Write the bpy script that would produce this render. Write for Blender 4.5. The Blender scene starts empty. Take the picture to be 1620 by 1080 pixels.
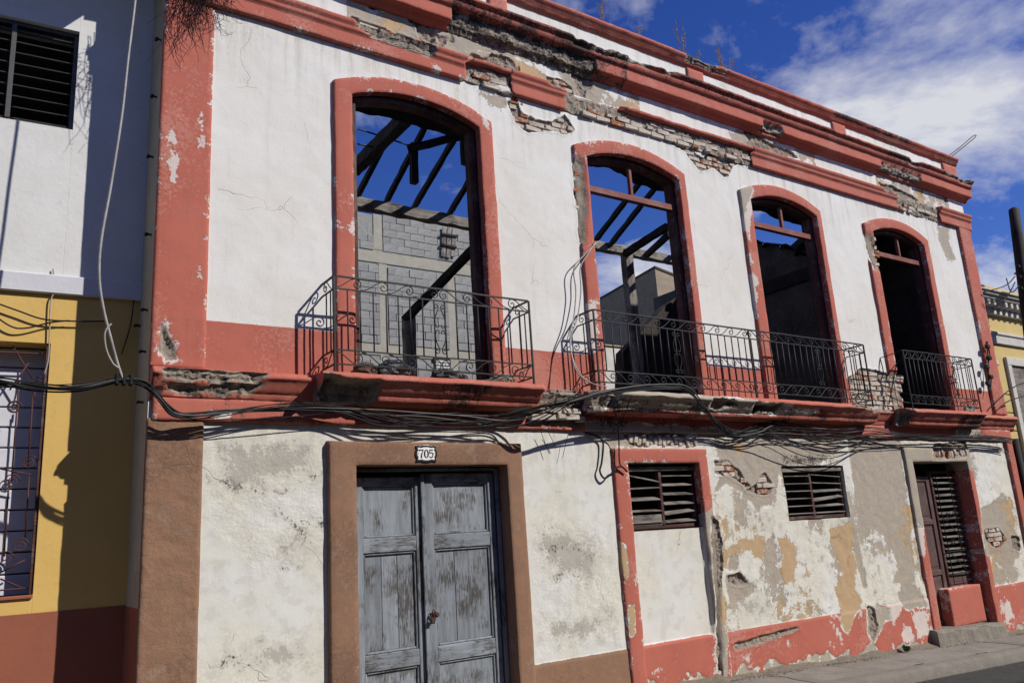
import bpy, math, random
import numpy as np
from mathutils import Matrix, Vector

random.seed(7)
scene = bpy.context.scene
col = scene.collection

# ------------------------------------------------------------------ camera
F_PX = 1290.467
CM = np.array([[0.82952461, -0.55511732, -0.06110386],
               [0.07977178, 0.22606878, -0.97083952],
               [0.55274351, 0.80046091, 0.23181231]])   # rows: right, down, forward in world axes
CAM = np.array([0.0, -7.0, 1.6])
cd = bpy.data.cameras.new("camera")
cam = bpy.data.objects.new("camera", cd)
col.objects.link(cam)
cd.sensor_width = 36.0
cd.lens = 36.0 * F_PX / 1620.0
cd.clip_start = 0.05
cd.clip_end = 5000
r_, d_, f_ = CM
cam.matrix_world = Matrix(((r_[0], -d_[0], -f_[0], CAM[0]),
                           (r_[1], -d_[1], -f_[1], CAM[1]),
                           (r_[2], -d_[2], -f_[2], CAM[2]),
                           (0, 0, 0, 1)))
scene.camera = cam

# ------------------------------------------------------------------ world, sun, exposure
SUN = Vector((0.81, -1.0, 1.03)).normalized()           # towards the sun
elev = math.asin(SUN.z)
world = bpy.data.worlds.new("World")
scene.world = world
world.use_nodes = True
wn, wl = world.node_tree.nodes, world.node_tree.links
wn.clear()
sky = wn.new('ShaderNodeTexSky')
sky.sky_type = 'NISHITA'
sky.sun_disc = False
sky.sun_elevation = elev
sky.sun_rotation = math.atan2(SUN.x, SUN.y)
sky.air_density = 1.0
sky.dust_density = 0.0
sky.ozone_density = 4.0
sky.altitude = 1500
hsv = wn.new('ShaderNodeHueSaturation')
hsv.inputs['Hue'].default_value = 0.524
hsv.inputs['Saturation'].default_value = 1.25
hsv.inputs['Value'].default_value = 2.3
wl.new(sky.outputs[0], hsv.inputs['Color'])
tc = wn.new('ShaderNodeTexCoord')
sep = wn.new('ShaderNodeSeparateXYZ')
wl.new(tc.outputs['Generated'], sep.inputs[0])
zc = wn.new('ShaderNodeMath'); zc.operation = 'MAXIMUM'; zc.inputs[1].default_value = 0.0
wl.new(sep.outputs['Z'], zc.inputs[0])
za = wn.new('ShaderNodeMath'); za.operation = 'ADD'; za.inputs[1].default_value = 0.22
wl.new(zc.outputs[0], za.inputs[0])
cb = wn.new('ShaderNodeCombineXYZ')
for k, ax in enumerate(('X', 'Y')):
    dv = wn.new('ShaderNodeMath'); dv.operation = 'DIVIDE'
    wl.new(sep.outputs[ax], dv.inputs[0]); wl.new(za.outputs[0], dv.inputs[1])
    wl.new(dv.outputs[0], cb.inputs[k])
mp = wn.new('ShaderNodeMapping')
mp.inputs['Location'].default_value = (19.4, 1.1, 0.0)
mp.inputs['Rotation'].default_value = (0, 0, 0.5)
mp.inputs['Scale'].default_value = (1.0, 1.25, 1.0)
wl.new(cb.outputs[0], mp.inputs[0])
n1 = wn.new('ShaderNodeTexNoise'); n1.inputs['Scale'].default_value = 1.5
n1.inputs['Detail'].default_value = 10; n1.inputs['Roughness'].default_value = 0.60
n1.inputs['Distortion'].default_value = 0.25
wl.new(mp.outputs[0], n1.inputs['Vector'])
rp = wn.new('ShaderNodeValToRGB')
rp.color_ramp.elements[0].position = 0.51; rp.color_ramp.elements[0].color = (0, 0, 0, 1)
rp.color_ramp.elements[1].position = 0.67; rp.color_ramp.elements[1].color = (1, 1, 1, 1)
wl.new(n1.outputs[0], rp.inputs[0])
cm = wn.new('ShaderNodeMixRGB')
cm.inputs[2].default_value = (13.6, 13.8, 15.0, 1)
wl.new(rp.outputs[0], cm.inputs[0]); wl.new(hsv.outputs[0], cm.inputs[1])
bg = wn.new('ShaderNodeBackground'); bg.inputs['Strength'].default_value = 0.05
wl.new(cm.outputs[0], bg.inputs['Color'])
wo = wn.new('ShaderNodeOutputWorld')
wl.new(bg.outputs[0], wo.inputs['Surface'])

sd = bpy.data.lights.new("sun", 'SUN')
sd.energy = 5.0
sd.angle = math.radians(0.53)
sd.color = (1.0, 0.955, 0.89)
so = bpy.data.objects.new("sun", sd)
col.objects.link(so)
so.rotation_euler = (-SUN).to_track_quat('-Z', 'Y').to_euler()
so.location = (20, -20, 25)
scene.view_settings.view_transform = 'Standard'
scene.view_settings.look = 'None'
scene.view_settings.gamma = 1
scene.view_settings.exposure = 0.0
scene.cycles.max_bounces = 6
scene.cycles.diffuse_bounces = 3

# ------------------------------------------------------------------ pixel -> place helpers
def ray(px, py):
    return CM.T @ np.array([(px - 810) / F_PX, (py - 540) / F_PX, 1.0])
def P(px, py, y=0.0):
    """point on a plane parallel to the front, y metres behind it -> (x, z)"""
    d = ray(px, py); t = (y - CAM[1]) / d[1]
    return (CAM[0] + d[0] * t, CAM[2] + d[2] * t)
def P3(px, py, y=0.0):
    a = P(px, py, y); return (a[0], y, a[1])
def PX(px, py, x):
    """point on a plane x = const -> (y, z)"""
    d = ray(px, py); t = (x - CAM[0]) / d[0]
    return (CAM[1] + d[1] * t, CAM[2] + d[2] * t)
def ground_z(x): return 0.146 - 0.0366 * x

# ------------------------------------------------------------------ numpy noise
_rng = np.random.RandomState(11)
_TAB = _rng.rand(512, 512)
def vn(X, Z, s, seed=0):
    x = np.asarray(X) * s + seed * 17.31; z = np.asarray(Z) * s + seed * 9.77
    xi = np.floor(x).astype(int); zi = np.floor(z).astype(int)
    fx = x - xi; fz = z - zi
    fx = fx * fx * (3 - 2 * fx); fz = fz * fz * (3 - 2 * fz)
    a = _TAB[xi % 512, zi % 512]; b = _TAB[(xi + 1) % 512, zi % 512]
    c = _TAB[xi % 512, (zi + 1) % 512]; d = _TAB[(xi + 1) % 512, (zi + 1) % 512]
    return (a * (1 - fx) + b * fx) * (1 - fz) + (c * (1 - fx) + d * fx) * fz - 0.5
def fbm(X, Z, s, o=4, seed=0, g=0.5):
    r = 0; a = 1.0
    for k in range(o):
        r = r + a * vn(X, Z, s * 2 ** k, seed + k * 3); a *= g
    return r
def psdf(X, Z, poly, m=0.25):
    """signed distance to a polygon, positive inside, clipped at -m"""
    out = np.full(X.shape, -m)
    p = np.array(poly)
    lo = p.min(0) - m; hi = p.max(0) + m
    sel = (X > lo[0]) & (X < hi[0]) & (Z > lo[1]) & (Z < hi[1])
    if not sel.any(): return out
    x = X[sel]; z = Z[sel]
    dmin = np.full(x.shape, 1e9); ins = np.zeros(x.shape, bool)
    n = len(p)
    for i in range(n):
        a = p[i]; b = p[(i + 1) % n]
        e = b - a; L = e @ e + 1e-12
        t = np.clip(((x - a[0]) * e[0] + (z - a[1]) * e[1]) / L, 0, 1)
        d = np.hypot(x - a[0] - t * e[0], z - a[1] - t * e[1])
        dmin = np.minimum(dmin, d)
        c = ((a[1] > z) != (b[1] > z))
        with np.errstate(divide='ignore', invalid='ignore'):
            xx = a[0] + (z - a[1]) * e[0] / (e[1] if abs(e[1]) > 1e-12 else 1e-12)
        ins ^= c & (x < xx)
    out[sel] = np.maximum(np.where(ins, dmin, -dmin), -m)
    return out
def rect(X, Z, x0, x1, z0, z1):
    return np.minimum(np.minimum(X - x0, x1 - X), np.minimum(Z - z0, z1 - Z))
def sstep(a, b, x):
    t = np.clip((x - a) / (b - a), 0, 1); return t * t * (3 - 2 * t)

# ------------------------------------------------------------------ object helpers
WM = {}
def link(o, parent=None, wm=None):
    col.objects.link(o)
    wm = wm or Matrix.Identity(4)
    if parent is not None:
        o.parent = parent
        o.matrix_parent_inverse = WM[parent.name].inverted()
    o.matrix_basis = wm
    WM[o.name] = wm
    return o
def thing(name, label, cat, loc=(0, 0, 0), group=None):
    o = bpy.data.objects.new(name, None)
    o.empty_display_size = 0.2
    link(o, None, Matrix.Translation(loc))
    return tag(o, label, cat, group)
def tag(o, label=None, cat=None, group=None, kind=None):
    if label: o["label"] = label
    if cat: o["category"] = cat
    if group: o["group"] = group
    if kind: o["kind"] = kind
    return o
def mdata(name, V, F, mat=None, attrs=None, smooth=False):
    me = bpy.data.meshes.new(name)
    V = np.asarray(V, dtype=np.float64)
    if isinstance(F, np.ndarray):
        n, k = F.shape
        me.vertices.add(len(V)); me.vertices.foreach_set("co", V.ravel())
        me.loops.add(n * k); me.loops.foreach_set("vertex_index", F.astype(np.int32).ravel())
        me.polygons.add(n)
        me.polygons.foreach_set("loop_start", np.arange(0, n * k, k, dtype=np.int32))
        me.polygons.foreach_set("loop_total", np.full(n, k, dtype=np.int32))
        me.update(calc_edges=True)
    else:
        me.from_pydata([tuple(v) for v in V], [], [tuple(f) for f in F])
    if attrs:
        for k, a in attrs.items():
            at = me.attributes.new(k, 'FLOAT', 'POINT')
            at.data.foreach_set("value", np.asarray(a, dtype=np.float32).ravel())
    if smooth:
        me.polygons.foreach_set("use_smooth", np.ones(len(me.polygons), dtype=bool))
    if mat is not None: me.materials.append(mat)
    me.validate()
    return me
def mobj(name, V, F, mat, parent=None, attrs=None, smooth=False, wm=None):
    return link(bpy.data.objects.new(name, mdata(name, V, F, mat, attrs, smooth)), parent, wm)
def inst(name, me, parent, wm):
    return link(bpy.data.objects.new(name, me), parent, wm)

class MB:
    def __init__(s): s.V = []; s.F = []
    def add(s, V, F):
        b = len(s.V)
        s.V += [tuple(v) for v in V]; s.F += [tuple(i + b for i in f) for f in F]
        return s
    def box(s, x0, x1, y0, y1, z0, z1, b=0.004): return s.add(*cbox(x0, x1, y0, y1, z0, z1, b))
    def tube(s, pts, r, n=6): return s.add(*tube(pts, r, n))
    def build(s, name, mat, parent=None, smooth=False, wm=None):
        return mobj(name, s.V, s.F, mat, parent, None, smooth, wm)
    def data(s, name, mat, smooth=False): return mdata(name, s.V, s.F, mat, None, smooth)

def cbox(x0, x1, y0, y1, z0, z1, b=0.004):
    """box with chamfered edges: 24 vertices"""
    x0, x1 = min(x0, x1), max(x0, x1); y0, y1 = min(y0, y1), max(y0, y1); z0, z1 = min(z0, z1), max(z0, z1)
    b = min(b, (x1 - x0) * .3, (y1 - y0) * .3, (z1 - z0) * .3)
    c = ((x0, x1), (y0, y1), (z0, z1)); V = []; idx = {}
    for ix in (0, 1):
        for iy in (0, 1):
            for iz in (0, 1):
                for ax in range(3):
                    p = []
                    for k, i in enumerate((ix, iy, iz)):
                        v = c[k][i]
                        if k != ax: v += b if i == 0 else -b
                        p.append(v)
                    idx[(ix, iy, iz, ax)] = len(V); V.append(tuple(p))
    F = []
    def put(f, n):
        a, bb, cc = (np.array(V[f[i]]) for i in (0, 1, 2))
        if np.dot(np.cross(bb - a, cc - a), n) < 0: f = f[::-1]
        F.append(tuple(f))
    for ax in range(3):
        o = [k for k in range(3) if k != ax]
        for i in (0, 1):
            f = []
            for (u, v) in ((0, 0), (1, 0), (1, 1), (0, 1)):
                k = [0, 0, 0]; k[ax] = i; k[o[0]] = u; k[o[1]] = v
                f.append(idx[(k[0], k[1], k[2], ax)])
            n = np.zeros(3); n[ax] = 1 if i else -1
            put(f, n)
    for ax in range(3):                       # edges along ax
        o = [k for k in range(3) if k != ax]
        for u in (0, 1):
            for v in (0, 1):
                k0 = [0, 0, 0]; k0[o[0]] = u; k0[o[1]] = v
                k1 = list(k0); k1[ax] = 1
                n = np.zeros(3); n[o[0]] = 1 if u else -1; n[o[1]] = 1 if v else -1
                put([idx[(*k0, o[0])], idx[(*k1, o[0])], idx[(*k1, o[1])], idx[(*k0, o[1])]], n)
    for ix in (0, 1):
        for iy in (0, 1):
            for iz in (0, 1):
                n = np.array([1 if i else -1 for i in (ix, iy, iz)])
                put([idx[(ix, iy, iz, a)] for a in range(3)], n)
    return V, F
def frames(pts):
    P_ = [Vector(p) for p in pts]; out = []
    up = None
    for i, p in enumerate(P_):
        t = (P_[min(i + 1, len(P_) - 1)] - P_[max(i - 1, 0)])
        t = t.normalized() if t.length > 1e-9 else Vector((1, 0, 0))
        if up is None:
            a = Vector((0, 0, 1)) if abs(t.z) < 0.9 else Vector((0, 1, 0))
            u = (a - t * a.dot(t)).normalized()
        else:
            u = up - t * up.dot(t)
            u = u.normalized() if u.length > 1e-6 else t.orthogonal().normalized()
        up = u
        out.append((p, t, u, t.cross(u)))
    return out
def tube(pts, r, n=6):
    V = []; F = []
    fr = frames(pts); m = len(fr)
    for i, (p, t, u, w) in enumerate(fr):
        rr = r[i] if isinstance(r, (list, tuple)) else r
        for k in range(n):
            a = 2 * math.pi * k / n + math.pi / n
            V.append(p + u * math.cos(a) * rr + w * math.sin(a) * rr)
    for i in range(m - 1):
        for k in range(n):
            F.append((i * n + k, i * n + (k + 1) % n, (i + 1) * n + (k + 1) % n, (i + 1) * n + k))
    F.append(tuple(range(n))[::-1]); F.append(tuple(range((m - 1) * n, m * n)))
    return V, F
def smooth_path(pts, n=8):
    """Catmull-Rom through 3D points"""
    p = [Vector(q) for q in pts]; out = []
    for i in range(len(p) - 1):
        a = p[max(i - 1, 0)]; b = p[i]; c = p[i + 1]; d = p[min(i + 2, len(p) - 1)]
        for k in range(n):
            t = k / n
            out.append(0.5 * ((2 * b) + (c - a) * t + (2 * a - 5 * b + 4 * c - d) * t * t + (3 * b - a - 3 * c + d) * t ** 3))
    out.append(p[-1]); return out
def beam(name, a, b, w, h, mat, parent, roll=0.0, bev=0.006, rough=0.0, label=None):
    """rectangular timber from a to b, mesh runs along its own X axis"""
    a = Vector(a); b = Vector(b); L = (b - a).length
    x = (b - a).normalized()
    ref = Vector((0, 0, 1)) if abs(x.z) < 0.95 else Vector((0, 1, 0))
    y = ref.cross(x).normalized(); z = x.cross(y)
    R = Matrix((x, y, z)).transposed().to_4x4() @ Matrix.Rotation(roll, 4, 'X')
    wm = Matrix.Translation(a) @ R
    if rough > 0:
        n = max(4, int(L / 0.12)); V = []; F = []
        rr = random.Random(hash(name) % 1000 + int(L * 97))
        for i in range(n + 1):
            for (sy, sz) in ((-1, -1), (-.8, -1), (.8, -1), (1, -.8), (1, .8), (.8, 1), (-.8, 1), (-1, .8)):
                V.append((L * i / n, sy * w / 2 + rr.uniform(-rough, rough), sz * h / 2 + rr.uniform(-rough, rough)))
        for i in range(n):
            for k in range(8):
                F.append((i * 8 + k, (i + 1) * 8 + k, (i + 1) * 8 + (k + 1) % 8, i * 8 + (k + 1) % 8)[::-1])
        F.append(tuple(range(8))); F.append(tuple(range(n * 8, n * 8 + 8))[::-1])
    else:
        V, F = cbox(0, L, -w / 2, w / 2, -h / 2, h / 2, bev)
    o = mobj(name, V, F, mat, parent, None, False, wm)
    if label: o["label"] = label
    return o

# ------------------------------------------------------------------ materials
def nt(name):
    m = bpy.data.materials.new(name); m.use_nodes = True
    n = m.node_tree.nodes; l = m.node_tree.links
    b = n['Principled BSDF']
    b.inputs['Specular IOR Level'].default_value = 0.25
    return m, n, l, b
def node(n, t, **kw):
    x = n.new(t)
    for k, v in kw.items():
        if k in x.inputs: x.inputs[k].default_value = v
        else: setattr(x, k, v)
    return x
def math_(n, l, op, a, b=None, clamp=False):
    x = n.new('ShaderNodeMath'); x.operation = op; x.use_clamp = clamp
    for i, v in enumerate((a, b)):
        if v is None: continue
        if isinstance(v, (int, float)): x.inputs[i].default_value = v
        else: l.new(v, x.inputs[i])
    return x.outputs[0]
def mixc(n, l, f, a, b):
    x = n.new('ShaderNodeMixRGB')
    for i, v in enumerate((f, a, b)):
        if isinstance(v, (int, float)): x.inputs[i].default_value = v
        elif isinstance(v, tuple): x.inputs[i].default_value = (*v[:3], 1)
        else: l.new(v, x.inputs[i])
    return x.outputs[0]
def mapr(n, l, v, a, b, c=0.0, d=1.0, smooth=True):
    x = n.new('ShaderNodeMapRange')
    if smooth: x.interpolation_type = 'SMOOTHSTEP'
    l.new(v, x.inputs[0])
    for i, q in enumerate((a, b, c, d)): x.inputs[i + 1].default_value = q
    return x.outputs[0]
def noise(n, l, vec, scale, detail=4, rough=0.55, dist=0.0):
    x = node(n, 'ShaderNodeTexNoise', Scale=scale, Detail=detail, Roughness=rough, Distortion=dist)
    l.new(vec, x.inputs['Vector']); return x.outputs[0]
def bump(n, l, b, h, strength=0.5, dist=0.01, prev=None):
    x = node(n, 'ShaderNodeBump', Strength=strength, Distance=dist)
    l.new(h, x.inputs['Height'])
    if prev is not None: l.new(prev, x.inputs['Normal'])
    l.new(x.outputs[0], b.inputs['Normal']); return x.outputs[0]
def objvec(n): return n.new('ShaderNodeTexCoord').outputs['Object']
def scaled(n, l, vec, sx, sy, sz, off=None):
    m = n.new('ShaderNodeMapping'); m.inputs['Scale'].default_value = (sx, sy, sz)
    l.new(vec, m.inputs['Vector'])
    if off is not None: l.new(off, m.inputs['Location'])
    return m.outputs[0]

WHITE = (0.675, 0.665, 0.635)
RED = (0.44, 0.132, 0.092)
BROWN = (0.265, 0.150, 0.092)
GREY = (0.33, 0.295, 0.245)
OCHRE = (0.42, 0.285, 0.155)

def mat_facade(name):
    m, n, l, b = nt(name)
    v = objvec(n)
    def attr(a):
        x = n.new('ShaderNodeAttribute'); x.attribute_name = a; return x.outputs['Fac']
    nb_ = noise(n, l, v, 1.1, 3, 0.6)            # broad blotches
    nm = noise(n, l, v, 7, 4, 0.62)
    nf = noise(n, l, v, 34, 4, 0.65)
    nff = noise(n, l, v, 150, 2, 0.6)
    ragged = math_(n, l, 'ADD', math_(n, l, 'MULTIPLY', math_(n, l, 'SUBTRACT', nf, 0.5), 0.17),
                   math_(n, l, 'MULTIPLY', math_(n, l, 'SUBTRACT', nff, 0.5), 0.04))
    ragged = math_(n, l, 'ADD', ragged, math_(n, l, 'MULTIPLY', math_(n, l, 'SUBTRACT', nm, 0.5), 0.22))
    def mask(a, e=0.0025, amp=1.0):
        s = math_(n, l, 'ADD', attr(a), math_(n, l, 'MULTIPLY', ragged, amp))
        return mapr(n, l, s, -e, e)
    # white lime paint with dirt
    w = mixc(n, l, mapr(n, l, nb_, 0.35, 0.7), WHITE, (0.63, 0.61, 0.56))
    w = mixc(n, l, mapr(n, l, nm, 0.54, 0.8, 0, 0.55), w, (0.55, 0.53, 0.485))
    streak = noise(n, l, scaled(n, l, v, 9, 1, 0.8), 1.0, 5, 0.6)
    w = mixc(n, l, mapr(n, l, streak, 0.53, 0.75, 0, 0.35), w, (0.50, 0.475, 0.43))
    flk = math_(n, l, 'MULTIPLY', mapr(n, l, nf, 0.655, 0.675), mapr(n, l, nb_, 0.48, 0.6))
    w = mixc(n, l, math_(n, l, 'MULTIPLY', flk, 0.6), w, (0.42, 0.38, 0.32))
    old = attr('s_old')
    lw = mixc(n, l, mapr(n, l, nb_, 0.36, 0.62), (0.64, 0.635, 0.60), (0.60, 0.575, 0.48))
    lw = mixc(n, l, mapr(n, l, nm, 0.50, 0.60, 0, 0.5), lw, (0.52, 0.50, 0.45))
    lw = mixc(n, l, mapr(n, l, math_(n, l, 'ADD', math_(n, l, 'MULTIPLY', nb_, 0.5), math_(n, l, 'MULTIPLY', nf, 0.5)), 0.555, 0.575, 0, 0.6), lw, (0.69, 0.68, 0.66))
    w = mixc(n, l, old, w, lw)
    dr = math_(n, l, 'MULTIPLY', attr('s_drip'), mapr(n, l, math_(n, l, 'ADD', math_(n, l, 'MULTIPLY', streak, 0.75), math_(n, l, 'MULTIPLY', nf, 0.25)), 0.46, 0.62))
    w = mixc(n, l, math_(n, l, 'MULTIPLY', dr, 0.62), w, (0.40, 0.365, 0.30))
    sa = attr('s_stain')
    st = math_(n, l, 'ADD', math_(n, l, 'MULTIPLY', nm, 0.6), math_(n, l, 'ADD', math_(n, l, 'MULTIPLY', nf, 0.4), math_(n, l, 'MULTIPLY', sa, 0.9)))
    st1 = mapr(n, l, st, 0.56, 0.60)
    st2 = mapr(n, l, st, 0.66, 0.69)
    w = mixc(n, l, math_(n, l, 'MULTIPLY', st1, mapr(n, l, sa, -0.05, 0.06, 0, 0.55)), w, mixc(n, l, nf, (0.56, 0.53, 0.44), (0.44, 0.42, 0.38)))
    w = mixc(n, l, math_(n, l, 'MULTIPLY', st2, mapr(n, l, sa, -0.05, 0.06, 0, 0.6)), w, mixc(n, l, nff, (0.40, 0.37, 0.31), (0.22, 0.20, 0.175)))
    ma = attr('s_mould_shade')
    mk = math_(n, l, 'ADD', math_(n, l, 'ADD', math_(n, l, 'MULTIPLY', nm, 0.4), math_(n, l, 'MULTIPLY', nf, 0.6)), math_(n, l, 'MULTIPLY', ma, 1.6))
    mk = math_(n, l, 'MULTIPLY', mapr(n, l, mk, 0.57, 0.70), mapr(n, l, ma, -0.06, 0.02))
    crk = node(n, 'ShaderNodeTexVoronoi', feature='DISTANCE_TO_EDGE', Scale=1.3)
    dv = n.new('ShaderNodeMixRGB'); dv.inputs[0].default_value = 0.22
    l.new(v, dv.inputs[1])
    nv = node(n, 'ShaderNodeTexNoise', Scale=3.0, Detail=3.0); l.new(v, nv.inputs['Vector']); l.new(nv.outputs['Color'], dv.inputs[2])
    l.new(dv.outputs[0], crk.inputs['Vector'])
    ck = math_(n, l, 'MULTIPLY', mapr(n, l, crk.outputs['Distance'], 0.0, 0.0038, 1, 0), mapr(n, l, math_(n, l, 'ADD', nb_, math_(n, l, 'MULTIPLY', old, 0.02)), 0.53, 0.6))
    w = mixc(n, l, math_(n, l, 'MULTIPLY', ck, math_(n, l, 'ADD', 0.3, math_(n, l, 'MULTIPLY', old, 0.4))), w, (0.22, 0.19, 0.155))
    # cement grey where the top coat is gone
    g = mixc(n, l, mapr(n, l, nm, 0.3, 0.75), GREY, (0.40, 0.335, 0.26))
    g = mixc(n, l, mapr(n, l, nf, 0.5, 0.75, 0, 0.7), g, (0.47, 0.435, 0.385))
    g = mixc(n, l, mapr(n, l, nff, 0.55, 0.75, 0, 0.6), g, (0.15, 0.135, 0.115))
    mg = mask('s_grey')
    c = mixc(n, l, mg, w, g)
    o = mixc(n, l, nm, OCHRE, (0.47, 0.335, 0.20))
    mo = mask('s_ochre')
    c = mixc(n, l, mo, c, o)
    # red paint, weathered
    r = mixc(n, l, mapr(n, l, nb_, 0.3, 0.72), RED, (0.375, 0.102, 0.071))
    r = mixc(n, l, mapr(n, l, nm, 0.52, 0.78, 0, 0.6), r, (0.495, 0.185, 0.138))
    r = mixc(n, l, mapr(n, l, streak, 0.56, 0.72, 0, 0.4), r, (0.29, 0.09, 0.068))
    r = mixc(n, l, math_(n, l, 'MULTIPLY', dr, 0.5), r, (0.20, 0.085, 0.065))
    r = mixc(n, l, mapr(n, l, math_(n, l, 'ADD', math_(n, l, 'MULTIPLY', nb_, 0.6), math_(n, l, 'MULTIPLY', nf, 0.4)), 0.52, 0.58, 0, 0.6), r, (0.49, 0.215, 0.165))
    r = mixc(n, l, mapr(n, l, math_(n, l, 'ADD', math_(n, l, 'MULTIPLY', nm, 0.65), math_(n, l, 'MULTIPLY', nff, 0.35)), 0.55, 0.64, 0, 0.5), r, (0.29, 0.085, 0.064))
    mr = mask('s_red', 0.0025, 0.07)
    chip = mask('s_chip', 0.0025)
    chipn = math_(n, l, 'MULTIPLY', mapr(n, l, nf, 0.69, 0.70), mapr(n, l, nb_, 0.5, 0.62))
    chip = math_(n, l, 'MAXIMUM', chip, chipn)
    r = mixc(n, l, chip, r, mixc(n, l, nm, (0.66, 0.60, 0.55), (0.50, 0.40, 0.36)))
    c = mixc(n, l, mr, c, r)
    br = mixc(n, l, mapr(n, l, nm, 0.3, 0.7), BROWN, (0.215, 0.122, 0.076))
    br = mixc(n, l, mapr(n, l, nf, 0.52, 0.75, 0, 0.6), br, (0.31, 0.175, 0.115))
    br = mixc(n, l, mapr(n, l, math_(n, l, 'ADD', math_(n, l, 'MULTIPLY', nb_, 0.55), math_(n, l, 'MULTIPLY', nf, 0.45)), 0.50, 0.58, 0, 0.7), br, (0.165, 0.092, 0.062))
    br = mixc(n, l, mapr(n, l, math_(n, l, 'ADD', math_(n, l, 'MULTIPLY', nm, 0.6), math_(n, l, 'MULTIPLY', nff, 0.4)), 0.56, 0.60, 0, 0.55), br, (0.33, 0.235, 0.175))
    br = mixc(n, l, chipn, br, (0.42, 0.34, 0.27))
    br = mixc(n, l, mapr(n, l, nff, 0.6, 0.75, 0, 0.5), br, (0.10, 0.06, 0.045))
    mb = mask('s_brown', 0.0025, 0.07)
    c = mixc(n, l, mb, c, br)
    # plaster fallen off: mortar bed
    ml = mask('s_loss', 0.002, 0.3)
    lo = mixc(n, l, mapr(n, l, nm, 0.35, 0.65), (0.30, 0.25, 0.195), (0.22, 0.185, 0.15))
    lo = mixc(n, l, mapr(n, l, nf, 0.5, 0.68), lo, (0.37, 0.32, 0.26))
    lo = mixc(n, l, mapr(n, l, nff, 0.52, 0.72, 0, 0.8), lo, (0.10, 0.08, 0.065))
    c = mixc(n, l, ml, c, lo)
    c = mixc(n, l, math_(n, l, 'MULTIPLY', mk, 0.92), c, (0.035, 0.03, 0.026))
    l.new(c, b.inputs['Base Color'])
    b.inputs['Roughness'].default_value = 0.88
    # relief
    ro = mapr(n, l, attr('s_rough'), -0.1, 0.1, 0.25, 1.0)
    ro = math_(n, l, 'MAXIMUM', ro, math_(n, l, 'MAXIMUM', ml, mg))
    h1 = math_(n, l, 'MULTIPLY', math_(n, l, 'MULTIPLY', nf, ro), 0.0062)
    h1 = math_(n, l, 'ADD', h1, math_(n, l, 'MULTIPLY', nff, 0.0013))
    lay = math_(n, l, 'SUBTRACT', math_(n, l, 'MULTIPLY', mr, 0.6), math_(n, l, 'ADD', math_(n, l, 'MULTIPLY', mg, 0.9), math_(n, l, 'ADD', mo, math_(n, l, 'MULTIPLY', chip, 0.5))))
    h1 = math_(n, l, 'ADD', h1, math_(n, l, 'MULTIPLY', lay, 0.003))
    bump(n, l, b, math_(n, l, 'SUBTRACT', h1, math_(n, l, 'MULTIPLY', ck, 0.0025)), 1.0, 1.0)
    return m

def mat_plain(name, c1, c2, rough=0.85, s=6.0, bs=0.4, bd=0.01, c3=None, spec=None, metal=0.0, rnd=0.0):
    m, n, l, b = nt(name)
    v = objvec(n)
    a = noise(n, l, v, s, 4, 0.62); f = noise(n, l, v, s * 7, 3, 0.62); bl = noise(n, l, v, s * .18, 2, .6)
    c = mixc(n, l, mapr(n, l, a, 0.32, 0.7), c1, c2)
    if c3: c = mixc(n, l, mapr(n, l, f, 0.56, 0.74, 0, 0.8), c, c3)
    c = mixc(n, l, mapr(n, l, bl, 0.5, 0.75, 0, 0.35), c, tuple(q * .72 for q in c1))
    if rnd:
        oi = n.new('ShaderNodeObjectInfo')
        x = n.new('ShaderNodeHueSaturation'); l.new(c, x.inputs['Color'])
        l.new(mapr(n, l, oi.outputs['Random'], 0, 1, 1 - rnd, 1 + rnd, False), x.inputs['Value'])
        c = x.outputs[0]
    l.new(c, b.inputs['Base Color'])
    b.inputs['Roughness'].default_value = rough; b.inputs['Metallic'].default_value = metal
    if spec is not None: b.inputs['Specular IOR Level'].default_value = spec
    bump(n, l, b, math_(n, l, 'ADD', math_(n, l, 'MULTIPLY', a, bd * 2), math_(n, l, 'MULTIPLY', f, bd)), bs, 1.0)
    return m
def mat_wood(name, c1, c2, c3, rough=0.75, sx=1.2, st=14.0, bs=0.6, rnd=0.15, axis=0):
    """grain along the object's X (axis 0) or Z (axis 2)"""
    m, n, l, b = nt(name)
    v = objvec(n); oi = n.new('ShaderNodeObjectInfo')
    cmb = n.new('ShaderNodeCombineXYZ')
    r10 = math_(n, l, 'MULTIPLY', oi.outputs['Random'], 37.0)
    for i in range(3): l.new(r10, cmb.inputs[i])
    sc = [st, st, st]; sc[axis] = sx
    g = noise(n, l, scaled(n, l, v, *sc, off=cmb.outputs[0]), 1.0, 7, 0.65)
    gf = noise(n, l, scaled(n, l, v, *[q * 5 for q in sc], off=cmb.outputs[0]), 1.0, 4, 0.6)
    p = noise(n, l, scaled(n, l, v, 3, 3, 3, off=cmb.outputs[0]), 1.0, 5, 0.6)
    c = mixc(n, l, mapr(n, l, g, 0.33, 0.68), c1, c2)
    c = mixc(n, l, math_(n, l, 'MULTIPLY', mapr(n, l, math_(n, l, 'ADD', math_(n, l, 'MULTIPLY', gf, 0.5), math_(n, l, 'MULTIPLY', p, 0.5)), 0.47, 0.6), mapr(n, l, p, 0.40, 0.60)), c, c3)
    x = n.new('ShaderNodeHueSaturation'); l.new(c, x.inputs['Color'])
    l.new(mapr(n, l, oi.outputs['Random'], 0, 1, 1 - rnd, 1 + rnd, False), x.inputs['Value'])
    l.new(x.outputs[0], b.inputs['Base Color'])
    b.inputs['Roughness'].default_value = rough
    bump(n, l, b, math_(n, l, 'ADD', math_(n, l, 'MULTIPLY', g, .006), math_(n, l, 'MULTIPLY', gf, .003)), bs, 1.0)
    return m
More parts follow.
